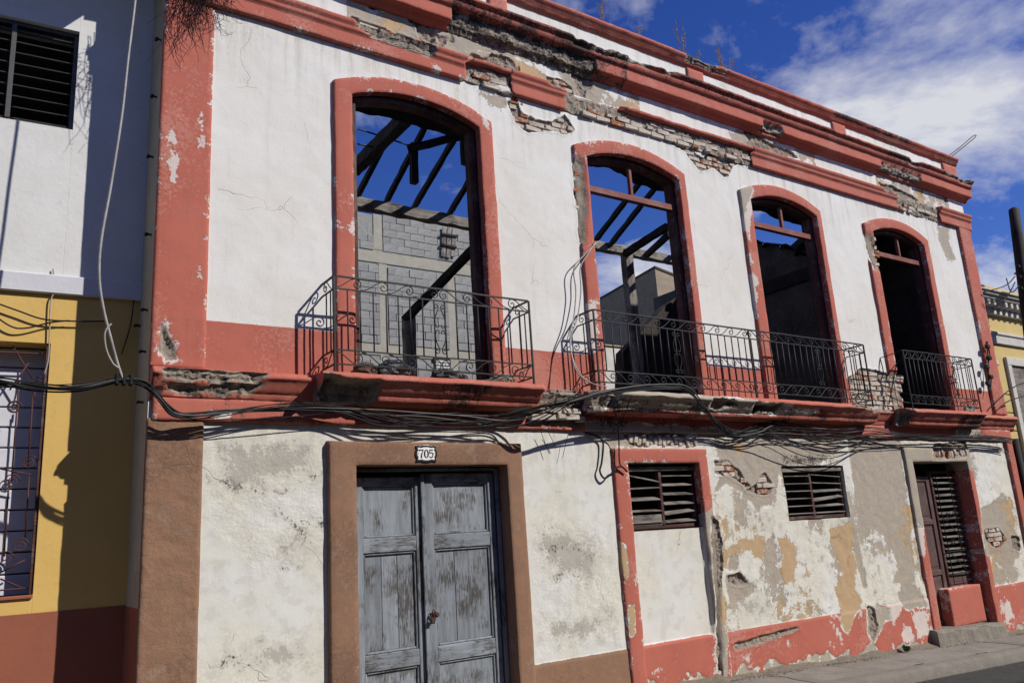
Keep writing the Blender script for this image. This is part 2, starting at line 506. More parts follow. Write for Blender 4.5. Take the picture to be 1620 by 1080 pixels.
def mat_brick(name):
    m, n, l, b = nt(name)
    v = objvec(n); oi = n.new('ShaderNodeObjectInfo')
    cmb = n.new('ShaderNodeCombineXYZ'); r = math_(n, l, 'MULTIPLY', oi.outputs['Random'], 50.0)
    for i in range(3): l.new(r, cmb.inputs[i])
    vv = scaled(n, l, v, 1, 1, 1, off=cmb.outputs[0])
    a = noise(n, l, vv, 14, 5, .65); f = noise(n, l, vv, 70, 4, .6)
    orange = mixc(n, l, mapr(n, l, a, .3, .7), (0.34, 0.125, 0.05), (0.23, 0.085, 0.045))
    lime = mixc(n, l, f, (0.56, 0.50, 0.43), (0.42, 0.37, 0.31))
    k = math_(n, l, 'ADD', mapr(n, l, oi.outputs['Random'], 0, 1, -0.10, 0.46, False), a)
    c = mixc(n, l, mapr(n, l, k, 0.44, 0.56), orange, lime)
    c = mixc(n, l, mapr(n, l, f, .56, .72, 0, .7), c, (0.13, 0.085, 0.06))
    l.new(c, b.inputs['Base Color']); b.inputs['Roughness'].default_value = .92
    bump(n, l, b, math_(n, l, 'ADD', math_(n, l, 'MULTIPLY', a, .012), math_(n, l, 'MULTIPLY', f, .006)), .7, 1.0)
    return m

M = {}
M['facade'] = mat_facade('weathered_plaster')
M['brick'] = mat_brick('old_brick')
M['mortar'] = mat_plain('mortar', (0.26, 0.215, 0.17), (0.33, 0.28, 0.225), .95, 14, .8, .012, (0.16, 0.13, 0.11))
M['reveal'] = mat_plain('dark_plaster', (0.055, 0.047, 0.04), (0.035, 0.03, 0.028), .95, 5, .5, .01, (0.10, 0.085, 0.07))  # one dark plaster for window reveals and the inner wall
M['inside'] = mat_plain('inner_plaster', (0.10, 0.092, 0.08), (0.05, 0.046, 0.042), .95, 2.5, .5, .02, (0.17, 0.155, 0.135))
M['return'] = mat_plain('cream_side', (0.34, 0.31, 0.245), (0.40, 0.365, 0.29), .9, 3, .3, .008, (0.28, 0.26, 0.21))
M['maroon'] = mat_wood('maroon_timber', (0.075, 0.028, 0.022), (0.045, 0.02, 0.017), (0.15, 0.10, 0.085), .7, 1.5, 22, .7, .15, 0)
M['maroon_v'] = mat_wood('maroon_frame', (0.085, 0.032, 0.025), (0.045, 0.02, 0.017), (0.14, 0.09, 0.075), .7, 2.0, 26, .8, .1, 2)
M['muntin'] = mat_wood('red_muntin', (0.19, 0.05, 0.034), (0.14, 0.04, 0.03), (0.22, 0.10, 0.08), .65, 1.5, 20, .4, .1, 0)
M['char'] = mat_wood('charred_timber', (0.020, 0.018, 0.017), (0.034, 0.030, 0.028), (0.05, 0.045, 0.04), .85, 1.5, 18, .8, .2, 0)
M['grey_wood'] = mat_wood('silvered_timber', (0.27, 0.25, 0.225), (0.16, 0.145, 0.13), (0.06, 0.052, 0.046), .9, 1.2, 18, .9, .15, 0)
M['slat'] = mat_wood('weathered_slat', (0.22, 0.20, 0.175), (0.13, 0.115, 0.10), (0.06, 0.045, 0.04), .85, 2, 22, .7, .25, 0)
M['door'] = mat_wood('grey_blue_paint', (0.245, 0.272, 0.30), (0.165, 0.18, 0.197), (0.072, 0.066, 0.062), .75, 2.6, 24, .7, .12, 2)
M['door_h'] = mat_wood('grey_blue_paint_rail', (0.245, 0.272, 0.30), (0.165, 0.18, 0.197), (0.072, 0.066, 0.062), .75, 2.6, 24, .7, .12, 0)
M['plum'] = mat_wood('plum_paint', (0.105, 0.062, 0.058), (0.08, 0.048, 0.046), (0.13, 0.09, 0.085), .55, 2, 16, .35, .08, 2)
M['iron'] = mat_plain('wrought_iron', (0.009, 0.0095, 0.011), (0.015, 0.0145, 0.015), .55, 30, .4, .002, (0.027, 0.021, 0.018), .3)
M['rust'] = mat_plain('rusted_iron', (0.075, 0.04, 0.028), (0.05, 0.03, 0.024), .8, 40, .5, .002)
M['grille'] = mat_plain('red_oxide_iron', (0.085, 0.030, 0.026), (0.06, 0.024, 0.022), .6, 40, .3, .002)
M['cable'] = mat_plain('black_rubber', (0.010, 0.010, 0.011), (0.017, 0.017, 0.017), .6, 30, .2, .001, None, .2)
M['cable_grey'] = mat_plain('grey_sheath', (0.075, 0.075, 0.075), (0.05, 0.05, 0.048), .5, 30, .2, .001, (0.05, 0.05, 0.05), .4)
M['cable_white'] = mat_plain('dirty_white_sheath', (0.34, 0.325, 0.30), (0.26, 0.25, 0.235), .5, 18, .2, .001, (0.10, 0.10, 0.10), .4)
M['cable_drop'] = mat_plain('weathered_sheath', (0.33, 0.32, 0.31), (0.22, 0.215, 0.21), .5, 10, .3, .002, (0.07, 0.07, 0.07), .4)
M['block'] = mat_plain('concrete_block', (0.275, 0.275, 0.265), (0.225, 0.225, 0.215), .95, 9, .7, .012, (0.17, 0.17, 0.16), None, 0, .10)
M['tie'] = mat_plain('concrete_frame', (0.34, 0.32, 0.265), (0.29, 0.275, 0.23), .95, 4, .5, .012, (0.30, 0.28, 0.24))
M['joint'] = mat_plain('block_joint', (0.28, 0.28, 0.265), (0.22, 0.22, 0.21), .95, 9, .6, .012)
M['nwhite'] = mat_plain('neighbour_white', (0.655, 0.65, 0.635), (0.60, 0.595, 0.57), .9, 2.2, .35, .008, (0.55, 0.54, 0.51))
M['nyellow'] = mat_plain('neighbour_yellow', (0.63, 0.42, 0.13), (0.60, 0.395, 0.12), .85, 2.0, .3, .008, (0.57, 0.375, 0.115))
M['nplinth'] = mat_plain('neighbour_plinth', (0.285, 0.097, 0.058), (0.26, 0.088, 0.053), .85, 3, .3, .006)
M['nledge'] = mat_plain('neighbour_ledge', (0.60, 0.60, 0.63), (0.55, 0.55, 0.58), .85, 3, .3, .006)
M['alu'] = mat_plain('louvre_metal', (0.075, 0.072, 0.07), (0.055, 0.053, 0.052), .55, 12, .2, .002, None, .5)
M['shutter'] = mat_plain('white_boards', (0.62, 0.62, 0.66), (0.57, 0.57, 0.60), .6, 4, .2, .004, None, .4)
M['ryellow'] = mat_plain('pale_yellow', (0.56, 0.43, 0.185), (0.52, 0.395, 0.165), .88, 2.2, .3, .008, (0.47, 0.36, 0.16))
M['rtrim'] = mat_plain('offwhite_trim', (0.55, 0.535, 0.50), (0.47, 0.455, 0.42), .85, 6, .4, .006, (0.26, 0.25, 0.23))
M['black'] = mat_plain('flat_black', (0.018, 0.017, 0.017), (0.026, 0.024, 0.023), .8, 12, .4, .005)  # sheets of it behind openings stand in for the darkness of unlit rooms
M['pole'] = mat_wood('tarred_pole', (0.022, 0.018, 0.016), (0.036, 0.030, 0.026), (0.012, 0.010, 0.009), .8, 1.2, 30, .8, .1, 2)
M['tile'] = mat_plain('old_roof_tile', (0.10, 0.06, 0.04), (0.065, 0.045, 0.036), .9, 9, .6, .01, (0.14, 0.11, 0.085), None, 0, .2)
M['rear'] = mat_plain('rear_render', (0.33, 0.265, 0.19), (0.26, 0.21, 0.155), .95, 5, .6, .012, (0.16, 0.13, 0.10))
M['rear_wh'] = mat_plain('rear_whitewash', (0.62, 0.60, 0.56), (0.52, 0.50, 0.46), .9, 4, .4, .01, (0.36, 0.32, 0.28))
M['bag'] = mat_plain('black_plastic', (0.018, 0.018, 0.02), (0.03, 0.03, 0.032), .4, 14, .6, .01, None, .5)
M['enamel_w'] = mat_plain('white_enamel', (0.80, 0.79, 0.77), (0.76, 0.75, 0.73), .25, 20, .05, .001, None, .5)
M['enamel_b'] = mat_plain('black_enamel', (0.012, 0.012, 0.013), (0.016, 0.016, 0.017), .3, 20, .05, .001, None, .5)
M['straw'] = mat_plain('dry_straw', (0.55, 0.46, 0.31), (0.44, 0.36, 0.24), .9, 20, .2, .002)
M['twig'] = mat_plain('dry_root', (0.05, 0.028, 0.024), (0.035, 0.02, 0.018), .9, 30, .2, .002)
M['leaf'] = mat_plain('weed_leaf', (0.07, 0.11, 0.03), (0.045, 0.08, 0.022), .6, 30, .2, .002)
M['walk'] = mat_plain('pavement_concrete', (0.23, 0.21, 0.18), (0.18, 0.165, 0.145), .93, 3.2, .6, .012, (0.30, 0.275, 0.235))
M['kerb'] = mat_plain('kerb_concrete', (0.20, 0.18, 0.155), (0.16, 0.145, 0.125), .93, 4, .6, .012, (0.26, 0.235, 0.195))
M['road'] = mat_plain('asphalt', (0.050, 0.048, 0.046), (0.038, 0.037, 0.036), .93, 5, .7, .012, (0.085, 0.08, 0.072))
M['dirt'] = mat_plain('crumbled_dirt', (0.235, 0.20, 0.15), (0.165, 0.14, 0.11), .97, 16, .9, .02, (0.33, 0.29, 0.22))
M['stepc'] = mat_plain('step_cement', (0.25, 0.225, 0.185), (0.18, 0.16, 0.135), .95, 7, .7, .014, (0.12, 0.105, 0.09))
# ------------------------------------------------------------------ ground
X_L, X_R = 1.24, 15.30
def sheet(name, xs, ys, zf, mat, kind='structure', rough=0.0):
    X, Y = np.meshgrid(xs, ys, indexing='ij')
    Z = zf(X, Y) + (rough * fbm(X, Y, 2.0, 4, 5) if rough else 0)
    nx, ny = X.shape
    I = np.arange(nx * ny).reshape(nx, ny)
    F = np.stack([I[:-1, :-1], I[1:, :-1], I[1:, 1:], I[:-1, 1:]], -1).reshape(-1, 4)
    o = mobj(name, np.stack([X, Y, Z], -1).reshape(-1, 3), F, mat, None, None, True)
    return tag(o, None, None, None, kind)
xs_far = np.concatenate([np.linspace(-900, -40, 12)[:-1], np.linspace(-40, 60, 101), np.linspace(60, 900, 12)[1:]])
def slope(X): return np.where(np.abs(X) < 40, 0.146 - 0.0366 * X, 0.146 - 0.0366 * np.sign(X) * 40)
sheet('road', xs_far, np.concatenate([np.linspace(-900, -30, 6)[:-1], np.linspace(-30, 0.9, 32), np.linspace(0.9, 900, 6)[1:]]),
      lambda X, Y: slope(X) - 0.15 - 0.02 * np.clip(np.abs(Y + 5), 0, 5) / 5, M['road'])
gx = np.linspace(-8, 40, 400)
pave = sheet('pavement', gx, np.linspace(-0.80, 0.35, 16), lambda X, Y: slope(X) - 0.030 + 0.012 * Y, M['dirt'], rough=0.010)
prg = random.Random(77); xx = -8.0
while xx < 26:
    L = prg.uniform(.95, 1.35); a_ = np.linspace(xx + .008, xx + L - .008, 14); b_ = np.linspace(-.79, .05, 9)
    Xs, Ys = np.meshgrid(a_, b_, indexing='ij'); tl, th = prg.uniform(-.006, .006), prg.uniform(-.003, .004)
    Zs = slope(Xs) - .012 + .012 * Ys + .006 * fbm(Xs, Ys, 3, 4, 5) + tl * (Xs - xx) + th
    e_ = np.minimum(np.minimum(Xs - a_[0], a_[-1] - Xs), np.minimum(Ys - b_[0], b_[-1] - Ys)); Zs = Zs - np.where(e_ < .001, .012, 0) * (fbm(Xs, Ys, 5, 2, 8) > -.3)
    Is = np.arange(Xs.size).reshape(Xs.shape)
    mobj('paving_slab', np.stack([Xs, Ys, Zs], -1).reshape(-1, 3), np.stack([Is[:-1, :-1], Is[1:, :-1], Is[1:, 1:], Is[:-1, 1:]], -1).reshape(-1, 4), M['walk'], pave, None, True)
    xx += L
# kerb with a rounded nose
prof = [(-0.80, -0.022), (-0.90, -0.024), (-0.955, -0.034), (-0.985, -0.06), (-1.0, -0.17)]
V = []; F = []
for i, x in enumerate(gx):
    for k, (y, z) in enumerate(prof):
        j = 0.012 * float(fbm(np.array([x]), np.array([k * .7]), 1.5, 3, 2)[0])
        V.append((x, y + j, float(slope(np.array(x))) + z + j * .6))
for i in range(len(gx) - 1):
    for k in range(4):
        a = i * 5 + k; F.append((a, a + 1, a + 6, a + 5))
tag(mobj('kerb', V, F, M['kerb'], None, None, True), kind='structure')
# gutter grit and the crumbled dirt fillet along the foot of the wall
def grit(name, n, fx, seed):
    rg = random.Random(seed); b = MB()
    for i in range(n):
        x, y, z, s = fx(rg)
        pts = [(x + s * rg.uniform(.6, 1) * math.cos(a), y + s * rg.uniform(.6, 1) * math.sin(a), z) for a in (0, 1.6, 3.1, 4.7)]
        b.add(pts + [(x, y, z + s * rg.uniform(.5, .9))], [(0, 1, 4), (1, 2, 4), (2, 3, 4), (3, 0, 4)])
    o = b.build(name, M['dirt']); return tag(o, kind='stuff')
def f1(rg):
    x = rg.uniform(3, 16); y = -abs(rg.gauss(0, .07)) - .06
    return x, y, ground_z(x) - .012, rg.uniform(.004, .018)
g_ = grit('rubble_grit', 1600, f1, 3); g_["label"] = 'crumbs of fallen plaster along the foot of the wall'; g_["category"] = 'rubble'
def f2(rg):
    x = rg.uniform(6, 18); y = -1.02 - abs(rg.gauss(0, .05))
    return x, y, ground_z(x) - .168, rg.uniform(.004, .013)
g_ = grit('gutter_grit', 900, f2, 4); g_["label"] = 'loose grit lying in the gutter below the kerb'; g_["category"] = 'grit'
gx2 = np.linspace(1.3, 18, 330); V = []; F = []
pf = [(0.02, 0.11), (-0.03, 0.075), (-0.07, 0.04), (-0.13, 0.015), (-0.21, -0.03)]
for i, x in enumerate(gx2):
    a = .55 + .9 * float(fbm(np.array([x]), np.array([0.3]), 1.3, 4, 9)[0])
    for k, (y, z) in enumerate(pf):
        j = 0.02 * float(fbm(np.array([x]), np.array([k * .9]), 6, 3, 12)[0])
        V.append((x, y * max(a, .3) + j, ground_z(x) - .008 + (z * max(a, .25) + j if z > 0 else z)))
for i in range(len(gx2) - 1):
    for k in range(4):
        a = i * 5 + k; F.append((a, a + 1, a + 6, a + 5))
o = mobj('dirt_fillet', V, F, M['dirt'], None, None, True)
tag(o, 'bank of pale crumbled dirt piled against the wall foot', 'dirt', None, 'stuff')

# ------------------------------------------------------------------ the ruined house
house = thing('ruined_house', 'derelict two-storey house, white plaster with salmon red trim and empty arched windows', 'house', (8.27, 0, 0))

# windows (upper): x0, x1 of the opening; arches alike
WIN = [(3.03, 4.55), (6.09, 7.66), (9.09, 10.60), (12.07, 13.58)]
ZB, ZS, ZA = 3.10, 6.06, 6.215
def arch(x0, x1, zb, zs, za, n=26, nv=60):
    """outline of an opening with a segmental head, from bottom left over the top to bottom right"""
    c = (x0 + x1) / 2; hw = (x1 - x0) / 2; h = za - zs
    R = (hw * hw + h * h) / (2 * h); a0 = math.asin(min(1, hw / R))
    pts = [(x0, zb + (zs - zb) * i / nv) for i in range(nv)]
    for i in range(n + 1):
        a = -a0 + 2 * a0 * i / n
        pts.append((c + R * math.sin(a), za - R + R * math.cos(a)))
    pts += [(x1, zs + (zb - zs) * (i + 1) / nv) for i in range(nv)]
    return np.array(pts)
def square(x0, x1, zb, zt, nv=60, nh=36):
    pts = [(x0, zb + (zt - zb) * i / nv) for i in range(nv)]
    pts += [(x0 + (x1 - x0) * i / nh, zt) for i in range(nh)]
    pts += [(x1, zt + (zb - zt) * i / nv) for i in range(nv + 1)]
    return np.array(pts)

# ---- damage read off the photograph: polygons on the front, as pixels
def PP(s): 
    q = [float(v) for v in s.replace(',', ' ').split()]
    return list(zip(q[::2], q[1::2]))
LOSS = [(PP(s), br) for s, br in [
    ('800 160 816 152 826 178 846 190 872 194 893 182 910 206 893 214 862 207 836 210 815 196', 1),
    ('1034 196 1064 204 1088 216 1096 240 1112 252 1122 240 1146 256 1152 238 1172 236 1186 262 1160 262 1148 282 1130 266 1106 270 1084 240 1052 222', 1),
    ('554 26 600 42 660 66 690 72 688 92 640 78 596 62 566 44', 1),
    ('862 120 884 126 904 138 908 152 884 142 868 134', 1),
    ('1176 212 1196 212 1214 224 1252 240 1262 250 1240 248 1196 234', 0),
    ('1390 290 1412 294 1446 312 1452 318 1430 312 1400 304', 0),
    ('1342 598 1362 582 1384 584 1404 592 1424 588 1428 640 1424 652 1392 650 1350 642', 1),
    ('906 258 916 246 926 262 930 330 926 388 916 384 910 320', 1),
    ('1366 372 1378 368 1390 400 1398 425 1384 428 1372 400', 1),
    ('256 512 264 520 270 540 278 566 262 568 252 552', 0),
    ('1128 728 1152 728 1168 742 1180 762 1188 768 1180 772 1166 760 1148 752 1130 750', 1),
    ('1196 766 1204 752 1212 748 1220 760 1226 768 1218 782 1206 784 1194 780 1180 776', 1),
    ('984 686 1084 684 1086 704 1000 706', 1),
    ('1476 704 1528 696 1532 722 1478 730', 1),
    ('1556 838 1580 834 1594 854 1580 868 1560 856', 1),
    ('1600 846 1612 850 1614 872 1602 868', 0),
    ('1148 908 1170 906 1188 924 1172 928 1152 922', 0),
    ('1126 812 1138 828 1144 880 1140 960 1144 1062 1134 1064 1132 940 1126 860', 0),
    ('1372 958 1382 960 1388 990 1382 1014 1376 1010', 0),
    ('1158 1018 1200 1004 1262 988 1264 996 1204 1016 1164 1028', 0),
    ('826 640 916 646 920 676 840 672', 1),
]]
GREYP = [PP(s) for s in [
    '688 58 730 74 778 84 780 104 768 110 736 106 700 92',
    '755 146 800 150 806 168 790 180 770 162',
    '796 92 836 104 866 118 850 126 810 112',
    '908 110 948 140 962 160 942 158 900 140',
    '980 152 1008 162 1000 174 966 166',
    '1150 208 1180 206 1240 236 1262 252 1210 238 1160 224',
    '1482 360 1502 354 1500 380 1512 410 1500 414 1488 390',
    '1400 296 1456 312 1470 330 1440 326 1408 312',
    '1130 700 1180 694 1240 694 1236 742 1228 770 1224 800 1204 800 1202 816 1192 800 1172 780 1150 764 1132 776 1140 740',
    '1226 698 1320 694 1330 712 1300 734 1236 738',
    '1340 688 1424 696 1432 760 1440 830 1450 922 1432 926 1412 922 1420 900 1412 872 1400 850 1384 838 1372 850 1358 846 1352 790',
    '1148 906 1176 912 1198 926 1192 940 1172 950 1158 956 1148 936',
    '1552 806 1566 798 1588 780 1600 790 1612 880 1600 906 1584 894 1572 886 1556 876',
    '1344 820 1356 830 1364 880 1372 930 1364 930 1350 870',
    '1370 958 1392 960 1396 992 1380 1020 1372 1000',
    '960 684 1000 684 1000 708 966 708',
    '1430 916 1456 930 1466 960 1430 966 1420 940',
    '1206 862 1224 850 1232 870 1234 915 1216 920 1208 895',
    '1154 878 1168 876 1168 902 1150 904',
    '1392 962 1410 960 1408 980 1394 988', '926 664 1000 668 1110 674 1242 682 1242 694 1100 690 926 688', '330 646 372 648 366 660 336 658', '1516 672 1552 674 1550 690 1512 688']]
OCHREP = [PP(s) for s in [
    '1144 866 1180 852 1210 848 1212 872 1206 888 1196 882 1186 868 1158 876 1146 900 1140 890',
    '1230 852 1244 842 1256 862 1260 890 1256 918 1240 922 1234 900 1238 872',
    '1308 836 1346 828 1354 850 1350 872 1356 900 1352 930 1366 950 1352 974 1340 1002 1328 988 1330 960 1318 930 1330 904 1320 868',
    '1138 940 1146 938 1150 980 1142 990', '980 858 990 864 994 900 988 910 980 880', '994 960 1006 958 1006 1000 998 1010',
    '1592 782 1600 790 1604 824 1594 820',
    '1160 700 1180 706 1170 716 1158 710']]
STAINP = [PP(s) for s in [
    '326 672 520 676 520 760 470 776 430 800 340 806 322 760', '430 828 516 812 516 880 470 910 420 880',
    '840 820 900 816 950 850 972 900 930 940 870 930 842 880', '330 1010 460 990 520 1040 520 1079 330 1079',
    '850 960 980 950 985 1020 860 1036', '1170 760 1235 810 1240 845 1180 845',
    '1146 926 1250 926 1264 976 1160 996', '505 70 516 70 500 112 484 114', '470 140 486 134 480 156 462 158', '1400 900 1440 900 1446 926 1404 930']]
MOULDP = [PP(s) for s in [
    '326 750 366 750 374 762 400 774 440 775 470 766 512 740 512 747 470 774 440 783 400 783 368 772 360 758 326 758',
    '438 800 482 836 500 826 516 806 516 826 500 846 480 854 434 808', '420 900 450 892 470 896 470 904 446 902 420 910', '345 1042 380 1036 400 1050 390 1058 350 1054',
    '848 836 880 828 884 836 852 846', '860 868 900 856 940 880 936 890 900 868 864 878', '880 910 920 906 930 930 924 936 910 916 880 920',
    '470 826 516 806 516 822 480 838', '340 752 370 750 374 776 340 770', '1232 716 1300 714 1330 724 1330 738 1236 740',
 '1462 340 1500 350 1490 358 1460 350']]
CHIPP = [PP(s) for s in [
    '258 508 272 506 266 524 260 540 254 524', '268 212 274 200 276 228 272 250', '270 250 280 246 278 270 272 290',
    '318 180 322 176 322 220 316 240', '314 424 318 420 318 440 314 442', '250 548 276 546 282 574 252 576', '468 40 490 48 484 58 460 46',
    '560 70 600 84 622 92 600 94 566 80', '690 104 700 110 698 116 688 112', '730 118 742 120 738 132 726 126',
    '930 470 944 480 946 560 936 566 928 520', '1168 292 1184 292 1192 300 1190 340 1186 380 1176 360 1168 330',
    '1186 400 1196 440 1200 500 1192 520 1188 460', '1470 366 1476 380 1478 400 1470 390', '770 184 778 200 776 215 766 192',
    '1404 940 1424 936 1430 960 1414 984 1402 972', '1440 960 1462 966 1472 1004 1452 1010 1446 990', '1424 996 1440 990 1444 1014 1426 1018', '1586 950 1598 948 1600 976 1590 990',
    '1128 1000 1148 1000 1146 1066 1130 1066', '1446 820 1462 830 1464 880 1450 880', '1106 830 1120 826 1124 850 1112 850']]
def to_plane(polys, y): return [[P(a, b, y) for a, b in p] for p in polys]
_pc = {}
def planes(y):
    k = round(y, 3)
    if k not in _pc:
        _pc[k] = dict(loss=to_plane([p for p, b in LOSS], y), grey=to_plane(GREYP, y), ochre=to_plane(OCHREP, y),
                      stain=to_plane(STAINP, y), mould=to_plane(MOULDP, y), chip=to_plane(CHIPP, y))
    return _pc[k]
def damage(X, Z, y, rag=1.0):
    """signed distances of every kind of wear on a piece whose face lies y metres from the front"""
    q = planes(y); r = {}
    w = 0.045 * rag * fbm(X, Z, 7, 4, 21)
    wl_ = 0.03 * rag * fbm(X, Z, 9, 4, 33)
    for k, nm in (('loss', 's_loss'), ('grey', 's_grey'), ('ochre', 's_ochre'), ('stain', 's_stain'), ('mould', 's_mould_shade'), ('chip', 's_chip')):
        d = np.full(X.shape, -0.25)
        for p in q[k]: d = np.maximum(d, psdf(X, Z, p))
        r[nm] = d + (wl_ if k == 'loss' else w) * (d > -0.2)
    r['s_rough'] = np.full(X.shape, -0.1); r['s_old'] = (Z < 2.68) * 1.0
    dp = np.zeros(X.shape)
    for zt, L, k in ((6.60, .9, .9), (7.20, .5, .8), (2.70, .8, .9), (1.57, .45, .55), (7.90, .3, .8), (3.56, .4, .5)):
        t = (zt - Z) / L; dp = np.maximum(dp, np.where((t > 0) & (t < 1), (1 - t) ** 1.3 * k, 0))
    r['s_drip'] = dp
    r['s_red'] = np.full(X.shape, -0.25); r['s_brown'] = np.full(X.shape, -0.25)
    return r

# ---- the wall: one relief of plaster with openings
def nonuni(x0, x1, d0, d1):
    out = [x0]
    while out[-1] < x1:
        t = (out[-1] - x0) / (x1 - x0); out.append(out[-1] + d0 + (d1 - d0) * t)
    out[-1] = x1; return np.array(out)
OPEN_LOW = {'door': (3.0, 4.64, -0.5, 2.31), 'lou1': (6.29, 7.46, 1.58, 2.32), 'lou2': (9.02, 10.34, 1.575, 2.285), 'door2': (12.07, 13.66, -0.6, 2.33)}
CUT_LOW = {'door': (2.92, 4.72, -0.8, 2.39), 'lou1': (6.29, 7.46, 1.58, 2.32), 'lou2': (9.02, 10.34, 1.575, 2.285), 'door2': (12.07, 13.66, -0.8, 2.33)}
xs = nonuni(X_L, X_R, 0.013, 0.026); zs = np.arange(-0.62, 7.96, 0.0165)
# snap grid lines to the straight edges so that openings stay clean
def snap(arr, vals):
    for v in vals:
        i = int(np.argmin(np.abs(arr - v))); arr[i] = v
snap(xs, [v for o in list(CUT_LOW.values()) for v in o[:2]]); snap(zs, [v for o in CUT_LOW.values() for v in o[2:] if v > -.5])
X, Z = np.meshgrid(xs, zs, indexing='ij')
D = damage(X, Z, 0.0)
dado = rect(X, Z, 0, 20, 3.0, 3.556 + 0.0)
pl_top = 0.365 + 0.012 * fbm(X, Z, 0.7, 2, 4)
D['s_red'] = np.maximum(dado, np.where(X > 6.1, pl_top - Z, -0.25))
D['s_brown'] = np.where((X > 4.7) & (X < 6.12), pl_top - Z, -0.25)
low = (X > 7.6) & (Z < 2.66) & (Z > pl_top + .005)
D['s_grey'] = np.maximum(D['s_grey'], np.where(low, .15 * fbm(X, Z, 2.1, 5, 71) - .045, -.25))
D['s_grey'] = np.maximum(D['s_grey'], np.where((X > 6.1) & (Z < 0.33), .5 * (ground_z(X) + .045 - Z) + .10 * fbm(X, Z, 4, 4, 73), -.25))
D['s_ochre'] = np.maximum(D['s_ochre'], np.where(low & (Z < 1.7), .13 * fbm(X, Z, 1.7, 5, 77) - .045, -.25))
D['s_red'] = np.minimum(D['s_red'], np.where(Z < 1.0, -np.maximum(D['s_grey'], D['s_ochre']), .25))
fz = np.maximum(np.maximum(np.minimum(X - P(548, 30)[0], P(1012, 160)[0] - X), np.minimum(X - P(1170, 205)[0], P(1290, 250)[0] - X)), np.minimum(X - P(1385, 285)[0], P(1500, 320)[0] - X))
fz = np.minimum(np.clip(fz, -.25, .12), np.clip(np.minimum(Z - 6.88, 7.24 - Z), -.25, .12))
D['s_grey'] = np.maximum(D['s_grey'], np.where(fz > 0, .26 * fbm(X, Z, 2.2, 5, 83) + .035, -.25))
D['s_ochre'] = np.maximum(D['s_ochre'], np.where(fz > 0, .22 * fbm(X, Z, 2.6, 5, 87) - .05, -.25))
D['s_loss'] = np.maximum(D['s_loss'], np.where(fz > 0, np.minimum(.24 * fbm(X, Z, 2.4, 5, 85) - .03, fz), -.25))
D['s_mould_shade'] = np.maximum(D['s_mould_shade'], np.where(fz > 0, .2 * fbm(X, Z, 3, 4, 89) - .05, -.25))
D['s_mould_shade'] = D['s_mould_shade'] + .022 * ((D['s_mould_shade'] > -.035) & (X < 6.1) & (Z < 2.68))
D['s_chip'] = np.maximum(D['s_chip'], np.where((X > 6.1) & (Z < .4), .16 * fbm(X, Z, 4, 5, 79) - .085 + .05 * sstep(11.0, 11.6, X) * (X < 14.6), -.25))
D['s_rough'] = np.maximum(np.maximum(psdf(X, Z, [P(*p) for p in PP('838 815 950 830 975 900 985 1015 850 1040')]),
                                     psdf(X, Z, [P(*p) for p in PP('325 690 520 690 520 860 400 900 325 820')])), -0.1)
D['s_rough'] = np.maximum(D['s_rough'], np.where(low, 0.05, -0.1))
lossd = sstep(-0.004, 0.02, D['s_loss'])
Y = 0.006 * fbm(X, Z, 0.9, 3, 1) + 0.004 * fbm(X, Z, 5, 3, 2)
Y = Y + 0.006 * sstep(-0.02, .05, D['s_rough']) * fbm(X, Z, 10, 3, 6)
Y = Y - 0.008 * sstep(-0.03, -0.004, D['s_loss']) * (1 - lossd) + lossd * (0.025 + 0.020 * fbm(X, Z, 18, 4, 8, .7))
Y = Y + 0.007 * sstep(-0.006, 0.006, D['s_grey']) * (Z < 2.7)
Y = Y - 0.012 * sstep(0, .02, pl_top - Z) * (X > 4.7)
Y = Y + 0.035 * sstep(0.0, 0.018, rect(X, Z, 6.285, 7.425, 0.2, 1.6)) * (pl_top - Z < 0.01)      # infill panel set back
keep = np.ones((len(xs) - 1, len(zs) - 1), bool)
Xc = (X[:-1, :-1] + X[1:, 1:]) / 2; Zc = (Z[:-1, :-1] + Z[1:, 1:]) / 2
for x0, x1 in WIN:
    c = (x0 + x1) / 2
    top = ZA + .07 - (ZA - ZS) * ((Xc - c) / ((x1 - x0) / 2)) ** 2
    keep &= ~((Xc > x0 - .05) & (Xc < x1 + .05) & (Zc < top) & (Zc > ZB - .02))
for x0, x1, z0, z1 in CUT_LOW.values():
    keep &= ~((Xc > x0) & (Xc < x1) & (Zc > z0) & (Zc < z1))
I = np.arange(X.size).reshape(X.shape)
F = np.stack([I[:-1, :-1], I[1:, :-1], I[1:, 1:], I[:-1, 1:]], -1)[keep]
wall = mobj('wall', np.stack([X, Y, Z], -1).reshape(-1, 3), F, M['facade'], house, D, True)
def facet(o, F, loss):
    m = np.asarray(loss).ravel()[F].mean(1) < 0.0
    o.data.polygons.foreach_set("use_smooth", m)
facet(wall, F, D['s_loss'])
wall["label"] = 'cracked white plaster front with patches fallen to brick'

